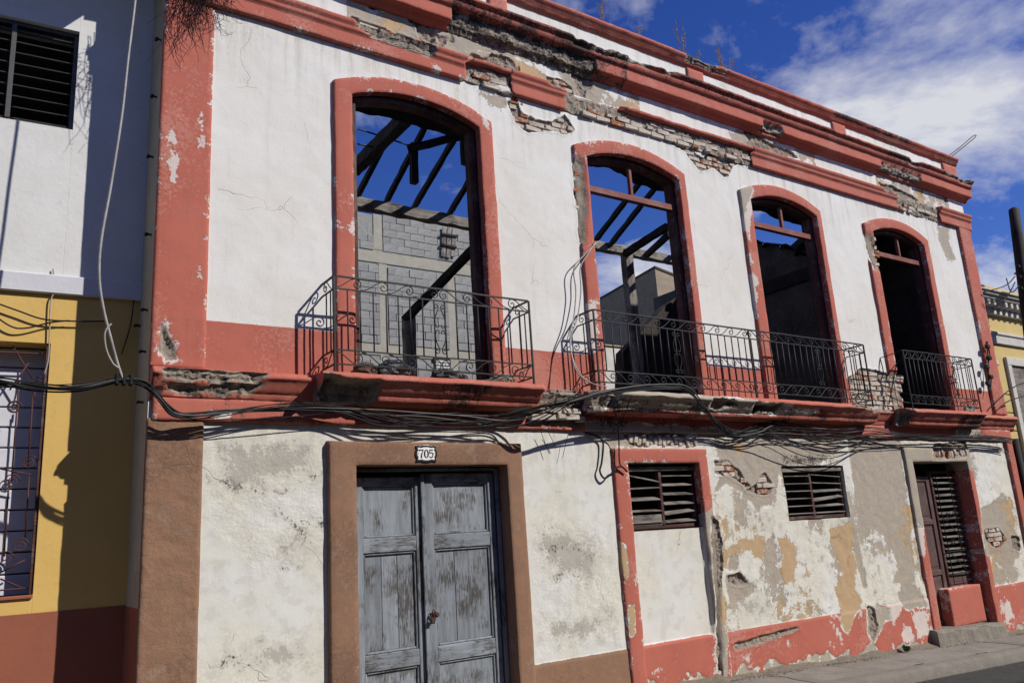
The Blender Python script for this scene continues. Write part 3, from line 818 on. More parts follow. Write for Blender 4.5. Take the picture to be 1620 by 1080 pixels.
# ---- relief panel: a flat proud piece (pilaster, band) with worn arrises
def panel(name, x0, x1, z0, z1, y, step, red=-.25, brown=-.25, back=0.02, label=None, wob=0.004, parent=None, extra=None, round_=0.012, rough=-.1):
    nx = max(3, int((x1 - x0) / step)); nz = max(3, int((z1 - z0) / step))
    a = np.linspace(x0, x1, nx); b = np.linspace(z0, z1, nz)
    a = np.concatenate([[x0], a, [x1]]); b = np.concatenate([[z0], b, [z1]])
    X, Z = np.meshgrid(a, b, indexing='ij')
    D = damage(X, Z, y)
    D['s_red'][:] = red; D['s_brown'][:] = brown; D['s_rough'][:] = rough
    if brown > 0: D['s_grey'] = np.maximum(D['s_grey'], .16 * fbm(X, Z, 1.6, 5, 95) - .08); D['s_brown'] = np.minimum(D['s_brown'], -D['s_grey'])
    if extra: extra(X, Z, D)
    if red > 0: D['s_red'] = np.minimum(D['s_red'], -D['s_grey'])
    if red > 0: D['s_chip'] = np.maximum(D['s_chip'], .045 * fbm(X, Z, 3, 5, 91) - .024 - .7 * np.clip(rect(X, Z, x0, x1, z0, z1), 0, .3))
    e = rect(X, Z, x0, x1, z0, z1)
    ld = sstep(-0.004, 0.02, D['s_loss'])
    Y = y + 0.005 * fbm(X, Z, 1.3, 3, 3) + 0.003 * fbm(X, Z, 9, 3, 14) + ld * (abs(y) * .55 + 0.02 + 0.012 * fbm(X, Z, 18, 3, 5))
    Y = Y + round_ * (1 - np.sqrt(np.clip(e / max(round_, 1e-4), 0, 1))) * .6
    Y = Y + 0.006 * (rough > 0) * fbm(X, Z, 12, 3, 6)
    edge = np.zeros(X.shape, bool); edge[0] = edge[-1] = True; edge[:, 0] = edge[:, -1] = True
    Y[edge] = back
    Xw = X + wob * fbm(X * 0 + 3.1, Z, 5, 4, int(x0 * 10) % 50) ; Zw = Z + wob * fbm(X, Z * 0 + 1.7, 5, 4, int(z1 * 10) % 50)
    I = np.arange(X.size).reshape(X.shape)
    F = np.stack([I[:-1, :-1], I[1:, :-1], I[1:, 1:], I[:-1, 1:]], -1).reshape(-1, 4)
    o = mobj(name, np.stack([Xw, Y, Zw], -1).reshape(-1, 3), F, M['facade'], parent or house, D, True)
    if label: o["label"] = label
    return o
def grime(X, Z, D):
    D['s_mould_shade'] = np.maximum(D['s_mould_shade'], .17 * fbm(X, Z, 1.5, 5, 61, .6) - .005)
panel('pilaster', X_L - .004, 1.672, 3.12, 7.16, -0.022, .02, red=.25, label='salmon red corner pilaster of the upper storey with flaked paint')
panel('pilaster', X_L - .006, 1.672, -0.3, 2.70, -0.020, .018, brown=.25, label='rough brown corner pilaster of the ground storey', rough=.1)
panel('pilaster', 14.90, 15.305, 3.14, 6.68, -0.05, .03, red=.25, label='salmon red corner pilaster beside the yellow house')
panel('pilaster', 15.06, 15.28, -0.6, 2.72, -0.05, .03, red=.25, label='narrow red corner pilaster of the ground storey')
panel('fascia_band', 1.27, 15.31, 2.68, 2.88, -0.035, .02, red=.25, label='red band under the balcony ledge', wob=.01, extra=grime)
# grey worn strip left of the second door is part of the surround below

# ---- door and window surrounds: strips swept round an opening
def strip(name, inner, outer, y, mat, red=-.25, brown=-.25, nin=0.06, label=None, seed=0, wob=0.009, parent=None, chips=None, bk=0.012):
    prof = [(0.0, nin), (0.0, y + .006), (0.03, y), (0.18, y - .001), (0.36, y - .002), (0.54, y - .002), (0.72, y - .001), (0.9, y), (0.97, y + .006), (1.0, bk)]
    n = len(inner); m = len(prof)
    X = np.zeros((n, m)); Z = np.zeros((n, m)); Y = np.zeros((n, m))
    w = wob * fbm(inner[:, 0] * 1.0 + seed, inner[:, 1], 5, 4, 40 + seed)
    for k, (t, yy) in enumerate(prof):
        X[:, k] = inner[:, 0] + (outer[:, 0] - inner[:, 0]) * t
        Z[:, k] = inner[:, 1] + (outer[:, 1] - inner[:, 1]) * t
        Y[:, k] = yy
    D = damage(X, Z, y)
    D['s_red'][:] = red; D['s_brown'][:] = brown
    if brown > 0: D['s_grey'] = np.maximum(D['s_grey'], .16 * fbm(X, Z, 1.6, 5, 97) - .115); D['s_brown'] = np.minimum(D['s_brown'], -D['s_grey'])
    tt = np.array([p[0] for p in prof])[None, :]; ed = np.minimum(tt, 1 - tt) * .19
    D['s_chip'] = np.maximum(D['s_chip'], .05 * fbm(X, Z, 3, 5, 91) - .026 - .6 * ed)
    if chips: chips(X, Z, D)
    ld = sstep(-0.004, 0.02, D['s_loss'])
    fr = (np.array([p[1] for p in prof]) < 0)[None, :]
    Y = Y + fr * (ld * (0.045 + 0.02 * fbm(X, Z, 18, 3, 5)) + 0.004 * fbm(X, Z, 6, 3, 9 + seed))
    X = X + w[:, None]; Z = Z + w[:, None] * .5
    I = np.arange(X.size).reshape(X.shape)
    F = np.stack([I[:-1, :-1], I[:-1, 1:], I[1:, 1:], I[1:, :-1]], -1).reshape(-1, 4)[:, ::-1]
    o = mobj(name, np.stack([X, Y, Z], -1).reshape(-1, 3), F, mat, parent or house, D if mat is M['facade'] else None, True)
    if label: o["label"] = label
    return o
def arch_pair(x0, x1, wl, wr, zi_s, zi_a, zo_s, zo_a, zb):
    a = arch(x0, x1, zb, zi_s, zi_a); b = arch(x0 - wl, x1 + wr, zb, zo_s, zo_a)
    return a, b
OUT = [(2.835, 4.725), (5.895, 7.79), (8.875, 10.72), (11.85, 13.75)]
LB = ['red arched surround with a cracked right shoulder', 'red arched surround broken to brick down its left jamb',
      'red arched surround with a grey bare top corner', 'red arched surround missing its upper left jamb']
surrounds = []
for i, ((x0, x1), (o0, o1)) in enumerate(zip(WIN, OUT)):
    a, b = arch_pair(x0, x1, x0 - o0, o1 - x1, ZS, ZA, 6.17, 6.385, ZB - .02)
    # rounded shoulders
    def chips(X, Z, D, i=i):
        if i == 2:
            D['s_red'] = np.minimum(D['s_red'], -psdf(X, Z, [P(*p, -.04) for p in PP('1160 286 1186 288 1190 300 1184 320 1176 350 1166 350')]) + .02 * fbm(X, Z, 12, 3, 3))
            D['s_grey'] = np.maximum(D['s_grey'], -D['s_red'])
    s = strip('window_surround', a, b, -0.042, M['facade'], red=.25, label=LB[i], seed=i * 5, nin=.05, chips=chips)
    surrounds.append(s)
    # masonry reveal: from the surround back through the wall
    V = []; F = []
    aa = arch(x0 - .002, x1 + .002, ZB - .02, ZS + .002, ZA + .002)
    jj = 0.012 * fbm(aa[:, 0], aa[:, 1], 6, 3, 60 + i)
    for k, (x, z) in enumerate(aa):
        for y in (.045, .12, .18, .25):
            V.append((x + jj[k] * (y > .1), y, z + jj[k] * (y > .1)))
    for k in range(len(aa) - 1):
        for q in range(3):
            p = k * 4 + q; F.append((p, p + 1, p + 5, p + 4))
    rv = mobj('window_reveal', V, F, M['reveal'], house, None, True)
    # timber frame standing in the reveal
    fa = arch(x0 + .085, x1 - .085, ZB, ZS - .035, ZA - .075); fb = arch(x0 + .004, x1 - .004, ZB, ZS + .0, ZA - .004)
    prof = [(0, .17), (0, .075), (.12, .062), (.88, .062), (1, .075), (1, .17)]
    V = []; F = []; m = len(prof)
    jj = 0.006 * fbm(fa[:, 0], fa[:, 1], 9, 3, 70 + i)
    for k in range(len(fa)):
        for t, y in prof:
            V.append((fa[k, 0] + (fb[k, 0] - fa[k, 0]) * t + (jj[k] if t < .5 else 0), y + jj[k] * .6, fa[k, 1] + (fb[k, 1] - fa[k, 1]) * t + (jj[k] if t < .5 else 0)))
    for k in range(len(fa) - 1):
        for q in range(m - 1):
            p = k * m + q; F.append((p, p + m, p + m + 1, p + 1)[::-1])
    fr = mobj('window_frame', V, F, M['maroon_v'], house)
    fr["label"] = 'dark maroon timber frame lining the arched opening'
    if i == 0:      # deep timber lintel board behind the head of the tall open window
        pass
    if i > 0:
        tz = [None, (930, 298, 1066, 332), (1186, 354, 1292, 379), (1378, 401, 1461, 419)][i]
        mz = [None, (994, 262, 1001, 312), (1232, 322, 1239, 364), (1416, 369, 1422, 408)][i]
        za_ = P(tz[0], tz[1], .1)[1]; zb_ = P(tz[2], tz[3], .1)[1]; zt = (za_ + zb_) / 2
        mx = P(mz[0], mz[1], .1)[0]
        beam('transom_bar', (x0 + .06, .10, zt), (x1 - .06, .10, zt), .07, .085, M['muntin'], fr)
        beam('muntin', (mx, .105, zt + .04), (mx, .105, ZA - .09), .05, .05, M['muntin'], fr)

# door 705 surround, first louvre surround, second door surround
def sq_pair(x0, x1, zt, o0, o1, ot, zb):
    return square(x0, x1, zb, zt), square(o0, o1, zb, ot)
a, b = sq_pair(3.0, 4.64, 2.31, 2.735, 4.835, 2.535, -0.05)
strip('door_surround', a, b, -0.058, M['facade'], brown=.25, nin=.16, label='flat brown surround of the double door', seed=3)
a, b = sq_pair(6.29, 7.44, 2.325, 6.075, 7.60, 2.495, -0.22)
def ch1(X, Z, D):
    # left outer arris chewed back, right jamb bare grey low down
    D['s_grey'] = np.maximum(D['s_grey'], np.where(X > 7.4, psdf(X, Z, [P(*p, -.035) for p in PP('1112 812 1130 800 1148 840 1152 1070 1128 1075 1124 900 1116 860')]), -.25) + .03 * fbm(X, Z, 9, 3, 2))
    D['s_red'] = np.minimum(D['s_red'], -D['s_grey'] + .0)
    o = np.maximum(psdf(X, Z, [P(*p, -.035) for p in PP('978 855 990 862 996 900 992 925 982 890')]), psdf(X, Z, [P(*p, -.035) for p in PP('992 955 1004 955 1006 1000 996 1010')]))
    D['s_ochre'] = np.maximum(D['s_ochre'], o + .03 * fbm(X, Z, 12, 3, 3)); D['s_red'] = np.minimum(D['s_red'], -D['s_ochre'])
strip('window_surround', a, b, -0.035, M['facade'], red=.25, nin=.07, label='square red surround of the blocked doorway with louvres at its head', seed=8, wob=.02, chips=ch1)
a, b = sq_pair(12.07, 13.66, 2.33, 11.88, 13.80, 2.56, -0.42)
def ch2(X, Z, D):
    g = np.where((X < 12.4) | (Z > 2.2), (Z - 1.35) * .6 + .12 * fbm(X, Z, 3, 4, 5), -.25)
    D['s_grey'] = np.maximum(D['s_grey'], g); D['s_red'] = np.minimum(D['s_red'], -D['s_grey'])
strip('door_surround', a, b, -0.035, M['facade'], red=.25, nin=.34, label='crumbling surround of the louvred door, bare grey above and red below', seed=12, wob=.02, chips=ch2)
# plain reveal of the second louvre window
sq = square(9.02, 10.34, 1.575, 2.285); V = []; F = []
for x, z in list(sq) + [(9.02, 1.575)]:
    V += [(x, .004, z), (x, .16, z)]
for k in range(len(sq)): F.append((2 * k, 2 * k + 1, 2 * k + 3, 2 * k + 2))
mobj('window_reveal', V, F, M['rear_wh'], house)
sq = square(6.29, 7.44, 1.58, 2.325); V = []; F = []
for x, z in list(sq) + [(6.29, 1.58)]:
    V += [(x, .02, z), (x, .2, z)]
for k in range(len(sq)): F.append((2 * k, 2 * k + 1, 2 * k + 3, 2 * k + 2))
mobj('window_reveal', V, F, M['maroon'], house)

# ---- mouldings: a profile run along the front, with broken ends and eaten stretches
def run(name, prof, x0, x1, step=.022, jag=(0.03, 0.03), yface=-.08, red=.25, label=None, eat=None, extra=None, seed=0, amp=.004, parent=None, sag=0.0):
    pr = [prof[0]]
    for a, b in zip(prof[:-1], prof[1:]):
        L = math.hypot(b[0] - a[0], b[1] - a[1]); k = max(1, int(L / .022))
        pr += [(a[0] + (b[0] - a[0]) * i / k, a[1] + (b[1] - a[1]) * i / k) for i in range(1, k + 1)]
    pr = np.array(pr); m = len(pr); n = max(3, int((x1 - x0) / step))
    t = np.linspace(0, 1, n)[:, None]
    s = np.arange(m)[None, :] * .03
    j0 = jag[0] * fbm(s * 0 + seed, s, 9, 3, seed + 1); j1 = jag[1] * fbm(s * 0 + seed + 7, s, 9, 3, seed + 2)
    xa = x0 + j0 * 2; xb = x1 + j1 * 2
    X = xa + (xb - xa) * t
    Y = np.repeat(pr[None, :, 0], n, 0); Z = np.repeat(pr[None, :, 1], n, 0)
    D = damage(X, Z, yface)
    D['s_red'][:] = red
    if extra: extra(X, Y, Z, D)
    loss = np.full(X.shape, -.25)
    if eat is not None: loss = eat(X, Y, Z)
    D['s_loss'] = np.maximum(D['s_loss'], loss)
    ld = sstep(-0.004, 0.03, D['s_loss'])
    Y0 = Y.copy()
    Y = Y + amp * fbm(X, Z + Y, 7, 4, seed + 5) + .006 * fbm(X, Z, 1.1, 2, seed + 6)
    Y = Y + ld * (np.abs(Y0) * (.38 + .36 * fbm(X, Z + Y0, 3.3, 5, seed + 8, .65)))
    Z = Z + amp * fbm(X, Y0 * 3, 6, 4, seed + 9) + ld * .02 * fbm(X, Z * 2, 12, 3, seed + 3) + .012 * fbm(X, X * 0, .5, 2, seed + 30)
    Y = Y + ld * .022 * fbm(X, Z + Y0, 24, 3, seed + 11, .7)
    V = np.stack([X, Y, Z], -1).reshape(-1, 3)
    I = np.arange(n * m).reshape(n, m)
    F = np.stack([I[:-1, :-1], I[1:, :-1], I[1:, 1:], I[:-1, 1:]], -1).reshape(-1, 4)
    Fl = [tuple(f) for f in F] + [tuple(I[0])] + [tuple(I[-1][::-1])]
    att = {k: v for k, v in D.items()}
    o = mobj(name, V, Fl, M['facade'], parent or house, att, False)
    sm = np.ones(len(o.data.polygons), bool); sm[:len(F)] = D['s_loss'].ravel()[F].mean(1) < 0.0; sm[-2:] = False
    o.data.polygons.foreach_set("use_smooth", sm)
    if label: o["label"] = label
    return o
# architrave: two fasciae and a top lip
ARCH = [(0.01, 6.595), (-.052, 6.60), (-.058, 6.61), (-.058, 6.745), (-.066, 6.75), (-.066, 6.765), (-.078, 6.77), (-.078, 6.825), (-.092, 6.835), (-.104, 6.87), (-.10, 6.885), (0.01, 6.90)]
def px(x, y, yy=-.07): return P(x, y, yy)[0]
for i, (a, b, lb) in enumerate([
        (1.24, px(736, 124), 'long red string moulding from the corner pilaster to a broken end'),
        (px(812, 150), px(897, 172), 'short surviving piece of red string moulding between exposed bricks'),
        (px(1192, 258), px(1423, 330), 'red string moulding over two arched windows, broken at both ends'),
        (px(1489, 340), 15.36, 'end piece of red string moulding on the corner pilaster')]):
    def exr(X, Y, Z, D, i=i):
        if i == 3: D['s_grey'] = np.maximum(D['s_grey'], -.1)
    run('string_moulding', ARCH, a, b, label=lb, seed=i * 4 + 2, jag=(.05 if i else .0, .05 if i < 3 else 0), yface=-.07, extra=exr)
# top lip that survives over the gaps
run('moulding_lip', [(0.01, 6.83), (-.08, 6.835), (-.098, 6.87), (-.09, 6.885), (0.01, 6.90)], px(745, 112), px(850, 140), jag=(.09, .09), seed=41, red=.1, yface=-.09, label='broken red lip of the lost moulding', amp=.01)
run('moulding_lip', [(0.01, 6.83), (-.08, 6.835), (-.098, 6.87), (-.09, 6.885), (0.01, 6.90)], px(982, 176), px(1200, 246), jag=(.09, .05), seed=44, red=.1, yface=-.09, label='thin dark red lip left above exposed brick', amp=.01)
# raw core of the lost moulding stretches
for i, (a, b) in enumerate([(px(736, 124), px(812, 150)), (px(897, 172), px(1192, 258)), (px(1423, 330), px(1489, 340))]):
    run('moulding_core', [(0.01, 6.60), (-.018, 6.605), (-.03, 6.66), (-.02, 6.72), (-.035, 6.76), (-.04, 6.82), (-.02, 6.86), (0.01, 6.88)], a - .03, b + .03, jag=(.02, .02), seed=60 + i, red=-.25, yface=-.03,
        eat=lambda X, Y, Z: .05 + .12 * fbm(X, Z, 4, 3, 7), label='bare mortar where the moulding has fallen', amp=.03)
# crowning cornice
CORN = [(0.01, 7.17), (-.03, 7.175), (-.05, 7.20), (-.07, 7.225), (-.11, 7.235), (-.138, 7.238), (-.145, 7.245), (-.145, 7.39), (-.155, 7.40), (-.172, 7.412), (-.192, 7.44), (-.198, 7.465), (-.198, 7.482), (-.208, 7.488), (-.225, 7.498), (-.24, 7.51), (-.246, 7.522), (-.244, 7.536), (-.235, 7.548), (0.01, 7.60)]
xl0, xl1 = px(716, 30, -.17), px(948, 108, -.17)
def eat_c(X, Y, Z):
    e = np.minimum(X - xl0, xl1 - X) * 1.0
    d = np.where((Z < 7.40) & (Z > 7.15), np.minimum(e, .1), -.25)
    for (p0, p1) in ((px(1210, 195, -.17), px(1243, 212, -.17)), (px(1395, 258, -.17), px(1462, 288, -.17))):
        e2 = np.minimum(X - p0, p1 - X)
        d = np.maximum(d, np.where((Z < 7.36) & (Z > 7.2), np.minimum(e2, .06) - .02, -.25))
    top = np.where(Z > 7.44, .10 * fbm(X, Z * 2, 1.5, 4, 51) - .02, -.25)
    return np.maximum(d + .05 * fbm(X, Z, 4, 5, 52, .7) * (d > -.2), np.where(top > 0, np.minimum(top, .02), -.25))
def ex_c(X, Y, Z, D):
    D['s_mould_shade'] = np.maximum(D['s_mould_shade'], np.where(Z > 7.40, .14 * fbm(X, Z, 1.1, 4, 15) + .03 + .05 * (Z > 7.485), -.25))
    D['s_mould_shade'] = np.maximum(D['s_mould_shade'], np.where((X > xl0) & (X < xl1 + .5), .09 + .12 * fbm(X, Z, 3, 3, 16), -.25))
run('cornice', CORN, X_L, 15.42, step=.024, jag=(0, 0), yface=-.17, label='heavy red cornice with crumbled black-stained edges', eat=eat_c, extra=ex_c, seed=80, amp=.007)
# parapet coping and its little pilasters
COP = [(0.01, 7.875), (-.02, 7.88), (-.03, 7.905), (-.055, 7.915), (-.055, 7.945), (-.075, 7.955), (-.085, 7.985), (-.105, 7.995), (-.105, 8.03), (-.09, 8.045), (0.14, 8.06), (0.30, 8.05), (0.30, 7.8)]
def ex_p(X, Y, Z, D):
    b = np.maximum(np.minimum(X - px(1085, 90, -.08), px(1140, 115, -.08) - X), np.minimum(X - px(1316, 178, -.08), px(1440, 222, -.08) - X))
    D['s_mould_shade'] = np.maximum(D['s_mould_shade'], np.where(Z > 7.95, np.clip(b, -.2, .1) + .08 * fbm(X, Z, 4, 3, 3), -.25))
    D['s_mould_shade'] = np.maximum(D['s_mould_shade'], np.where(Z > 8.02, .1 * fbm(X, Z, 2, 3, 5) - .01, -.25))
run('parapet_coping', COP, X_L, 15.30, step=.03, jag=(0, 0.02), yface=-.08, label='red moulded coping along the parapet', extra=ex_p, seed=90, amp=.007,
    eat=lambda X, Y, Z: np.where((X > px(1085, 90, -.08)) & (X < px(1150, 115, -.08)) & (Z > 7.93), .03 + .06 * fbm(X, Z, 5, 3, 4), -.25))
for i, (a, b) in enumerate([(px(774, 8, -.03), px(803, 14, -.03)), (px(1088, 115, -.03), px(1113, 122, -.03)), (px(1317, 195, -.03), px(1338, 205, -.03)), (px(1492, 262, -.03), 15.29), (2.0, 2.3)]):
    panel('parapet_pilaster', a, b, 7.56, 7.875, -0.03, .025, red=.25)
# rebar loop bent out of the parapet end
rb = smooth_path([P3(1502, 246, -.02), P3(1520, 232, -.03), P3(1540, 215, -.05), P3(1543, 217, -.06), P3(1524, 233, -.06), P3(1504, 249, -.05)], 4)
MB().tube([Vector(p) for p in rb], .009, 5).build('rebar_loop', M['rust'], house)
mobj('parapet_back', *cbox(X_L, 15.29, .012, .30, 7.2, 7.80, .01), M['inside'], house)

# balcony ledge: a torus over a fillet, boxed forward under the windows
def ledge(y0):
    tw = min(.105, -y0 - .045)
    pr = [(0.01, 2.845), (-.02, 2.85), (y0 + tw + .012, 2.872), (y0 + tw + .002, 2.878), (y0 + tw + .002, 2.918)]
    for i in range(9):
        t = i / 8
        pr.append((y0 + tw - (tw + .014) * t, 2.925 + .118 * (t - .07 * math.sin(2 * math.pi * t))))
    pr += [(y0 - .018, 3.052), (y0 - .016, 3.07), (y0 - .004, 3.08), (y0 + .01, 3.084), (y0 + .01, 3.10), (y0 + .02, 3.105), (0.06, 3.115)]
    return pr
def gpoly(y, *ps): return [[P(a, b, y) for a, b in PP(s)] for s in ps]
def ex_l(y, *ps):
    polys = gpoly(y, *ps)
    def f(X, Y, Z, D):
        for p in polys:
            d = psdf(X, Z, p) + .05 * fbm(X, Z + Y, 7, 4, 8)
            D['s_grey'] = np.maximum(D['s_grey'], d)
        D['s_red'] = np.minimum(D['s_red'], -D['s_grey'])
        D['s_mould_shade'] = np.maximum(D['s_mould_shade'], np.where(Z < 3.02, .16 * fbm(X, Z + Y, 1.8, 5, 9, .6) + .03, -.25))  # mould blotches that also paint shade onto the lower ledge
    return f
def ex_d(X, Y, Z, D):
    D['s_mould_shade'] = np.maximum(D['s_mould_shade'], np.where(Z < 3.06, .17 * fbm(X, Z + Y, 1.8, 5, 9, .6) + .035, -.25))  # mould below the lip, also darkening the underside as painted shade
def eat_l(y, *ps):
    polys = gpoly(y, *ps)
    def f(X, Y, Z):
        d = np.full(X.shape, -.25)
        for p in polys: d = np.maximum(d, psdf(X, Z, p))
        return d + .04 * fbm(X, Z + Y, 8, 3, 6) * (d > -.2)
    return f
EATL = ('256 576 300 582 420 588 428 594 410 604 330 606 262 598', '264 604 340 606 420 606 400 620 300 622 268 616')
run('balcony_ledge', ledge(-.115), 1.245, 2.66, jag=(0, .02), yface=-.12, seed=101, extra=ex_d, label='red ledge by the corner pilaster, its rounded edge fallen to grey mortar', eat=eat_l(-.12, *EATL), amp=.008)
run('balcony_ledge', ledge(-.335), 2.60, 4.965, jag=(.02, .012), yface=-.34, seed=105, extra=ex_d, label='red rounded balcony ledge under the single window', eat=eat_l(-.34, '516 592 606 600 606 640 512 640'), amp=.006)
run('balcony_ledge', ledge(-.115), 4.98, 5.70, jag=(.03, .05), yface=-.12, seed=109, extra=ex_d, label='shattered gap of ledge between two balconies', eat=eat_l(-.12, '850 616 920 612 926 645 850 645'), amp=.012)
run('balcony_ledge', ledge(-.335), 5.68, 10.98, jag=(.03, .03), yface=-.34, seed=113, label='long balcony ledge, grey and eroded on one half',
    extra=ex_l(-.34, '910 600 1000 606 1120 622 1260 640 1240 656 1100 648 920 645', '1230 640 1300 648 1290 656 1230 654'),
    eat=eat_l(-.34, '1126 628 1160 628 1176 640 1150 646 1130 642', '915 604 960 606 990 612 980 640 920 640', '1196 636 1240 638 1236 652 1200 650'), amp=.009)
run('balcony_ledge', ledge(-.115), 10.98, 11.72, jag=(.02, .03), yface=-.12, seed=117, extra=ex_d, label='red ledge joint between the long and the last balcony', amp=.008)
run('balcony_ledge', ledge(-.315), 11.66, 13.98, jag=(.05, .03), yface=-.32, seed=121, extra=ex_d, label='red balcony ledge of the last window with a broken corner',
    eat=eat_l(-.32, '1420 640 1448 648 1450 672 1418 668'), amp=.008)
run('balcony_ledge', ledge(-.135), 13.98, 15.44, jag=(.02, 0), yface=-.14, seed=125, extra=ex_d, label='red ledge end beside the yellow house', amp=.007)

# ---- bricks bared where plaster has fallen
brick_meshes = []
for k in range(6):
    rg = random.Random(50 + k); V, F = cbox(-.108, .108, -.05, .05, -.029, .029, .006)
    V = [(x + rg.uniform(-.006, .006), y + rg.uniform(-.008, .008), z + rg.uniform(-.005, .005)) for x, y, z in V]
    brick_meshes.append(mdata('brick', V, F, M['brick']))
half_meshes = []
for k in range(4):
    rg = random.Random(80 + k); V, F = cbox(-.05, .05, -.05, .05, -.029, .029, .007)
    V = [(x + rg.uniform(-.008, .008), y + rg.uniform(-.008, .008), z + rg.uniform(-.005, .005)) for x, y, z in V]
    half_meshes.append(mdata('half_brick', V, F, M['brick']))
brg = random.Random(5)
def brick(x, y, z, half=False, rot=0.0, tilt=0.0):
    me = brg.choice(half_meshes if half else brick_meshes)
    wm = Matrix.Translation((x, y, z)) @ Matrix.Rotation(rot, 4, 'Y') @ Matrix.Rotation(tilt + brg.uniform(-.05, .05), 4, 'Z')
    inst('brick', me, wall, wm)
for poly, flag in LOSS:
    if not flag: continue
    if poly[0] in ((984.0, 686.0), (1476.0, 704.0)): continue
    pw = np.array([P(a, b, .01) for a, b in poly])
    z = math.floor(pw[:, 1].min() / .074) * .074 + .037; row = 0
    while z < pw[:, 1].max():
        x = pw[:, 0].min() - (.12 if row % 2 else 0) + brg.uniform(-.05, .05)
        while x < pw[:, 0].max() + .1:
            d = psdf(np.array([x]), np.array([z]), pw)[0]
            if d > .022 and brg.random() < .93: brick(x, .057 + brg.uniform(-.010, .008), z)
            elif d > -.02:
                for s in (-.055, .055):
                    if psdf(np.array([x + s]), np.array([z]), pw)[0] > .008 and brg.random() < .8: brick(x + s, .059 + brg.uniform(-.010, .010), z, True)
            x += .234
        z += .074; row += 1
# courses bared behind the lost string moulding
for a, b in [(px(738, 130, -.05), px(812, 154, -.05)), (px(899, 178, -.05), px(1190, 262, -.05)), (px(1424, 333, -.05), px(1488, 347, -.05))]:
    for row, (z, y) in enumerate([(6.634, .005), (6.708, .012), (6.79, .03)]):
        x = a + .1 + (.11 if row == 1 else 0)
        while x < b - .05:
            if brg.random() < (.92, .8, .45)[row]: brick(x, y + brg.uniform(-.014, .012), z + brg.uniform(-.004, .004), brg.random() < .2, brg.uniform(-.02, .02))
            x += .236
# flat arch of bricks on edge over the first louvre window and over the second door
for i in range(17):
    x = 6.40 + i * .065
    brick(x, .045 + brg.uniform(-.02, .012), 2.585 + brg.uniform(-.022, .022), True, math.pi / 2 + (i - 8) * -.035 + brg.uniform(-.14, .14), 0)
for i in range(13):
    x = 12.86 + i * .071
    if i % 5 != 3: brick(x, .035 + brg.uniform(-.02, .015), 2.46 + brg.uniform(-.025, .02), True, math.pi / 2 + (i - 6) * -.04 + brg.uniform(-.2, .2), 0)
# rubble bricks in the shattered ledge gap
for i in range(9):
    brick(5.05 + i * .075 + brg.uniform(-.03, .03), -.055 + brg.uniform(-.02, .02), 2.81 + .075 * (i % 2) + brg.uniform(-.01, .01), i % 3 > 0, brg.uniform(-.08, .08))
# ------------------------------------------------------------------ balcony railings
ZR = (4.0, 3.88, 3.31, 3.18)
def scroll_pts(L, h, flip=False, mir=False):
    pts = []
    for i in range(15):                       # curl, from the eye outwards
        t = i / 14; a = math.pi * .5 - (1 - t) * math.pi * 2.5
        r = h * (.10 + .40 * t ** 1.2)
        pts.append((r * math.cos(a), .5 * h + r * math.sin(a)))
    for i in range(1, 9):                     # tail sweeping down to the other rail
        t = i / 8
        b0, b1, b2, b3 = (0, h), (-.35 * L, h), (-.55 * L, .02 * h), (-L, 0.02 * h)
        pts.append(tuple((1 - t) ** 3 * b0[k] + 3 * (1 - t) ** 2 * t * b1[k] + 3 * (1 - t) * t * t * b2[k] + t ** 3 * b3[k] for k in (0, 1)))
    return [((-x if mir else x), 0, (h - z if flip else z)) for x, z in pts]
def tmesh(name, pts, r, n=4, mat=None): return MB().tube(pts, r, n).data(name, mat or M['iron'], True)
def heart_pts():
    # half of the lyre ornament: curl at the top, belly out, waist at the middle, mirrored below
    up = [(.030, .505), (.036, .492), (.050, .492), (.056, .508), (.050, .526), (.032, .530), (.016, .512), (.018, .478), (.045, .42), (.056, .36), (.046, .31), (.022, .298), (.012, .325)]
    return [(x, 0, z) for x, z in up]
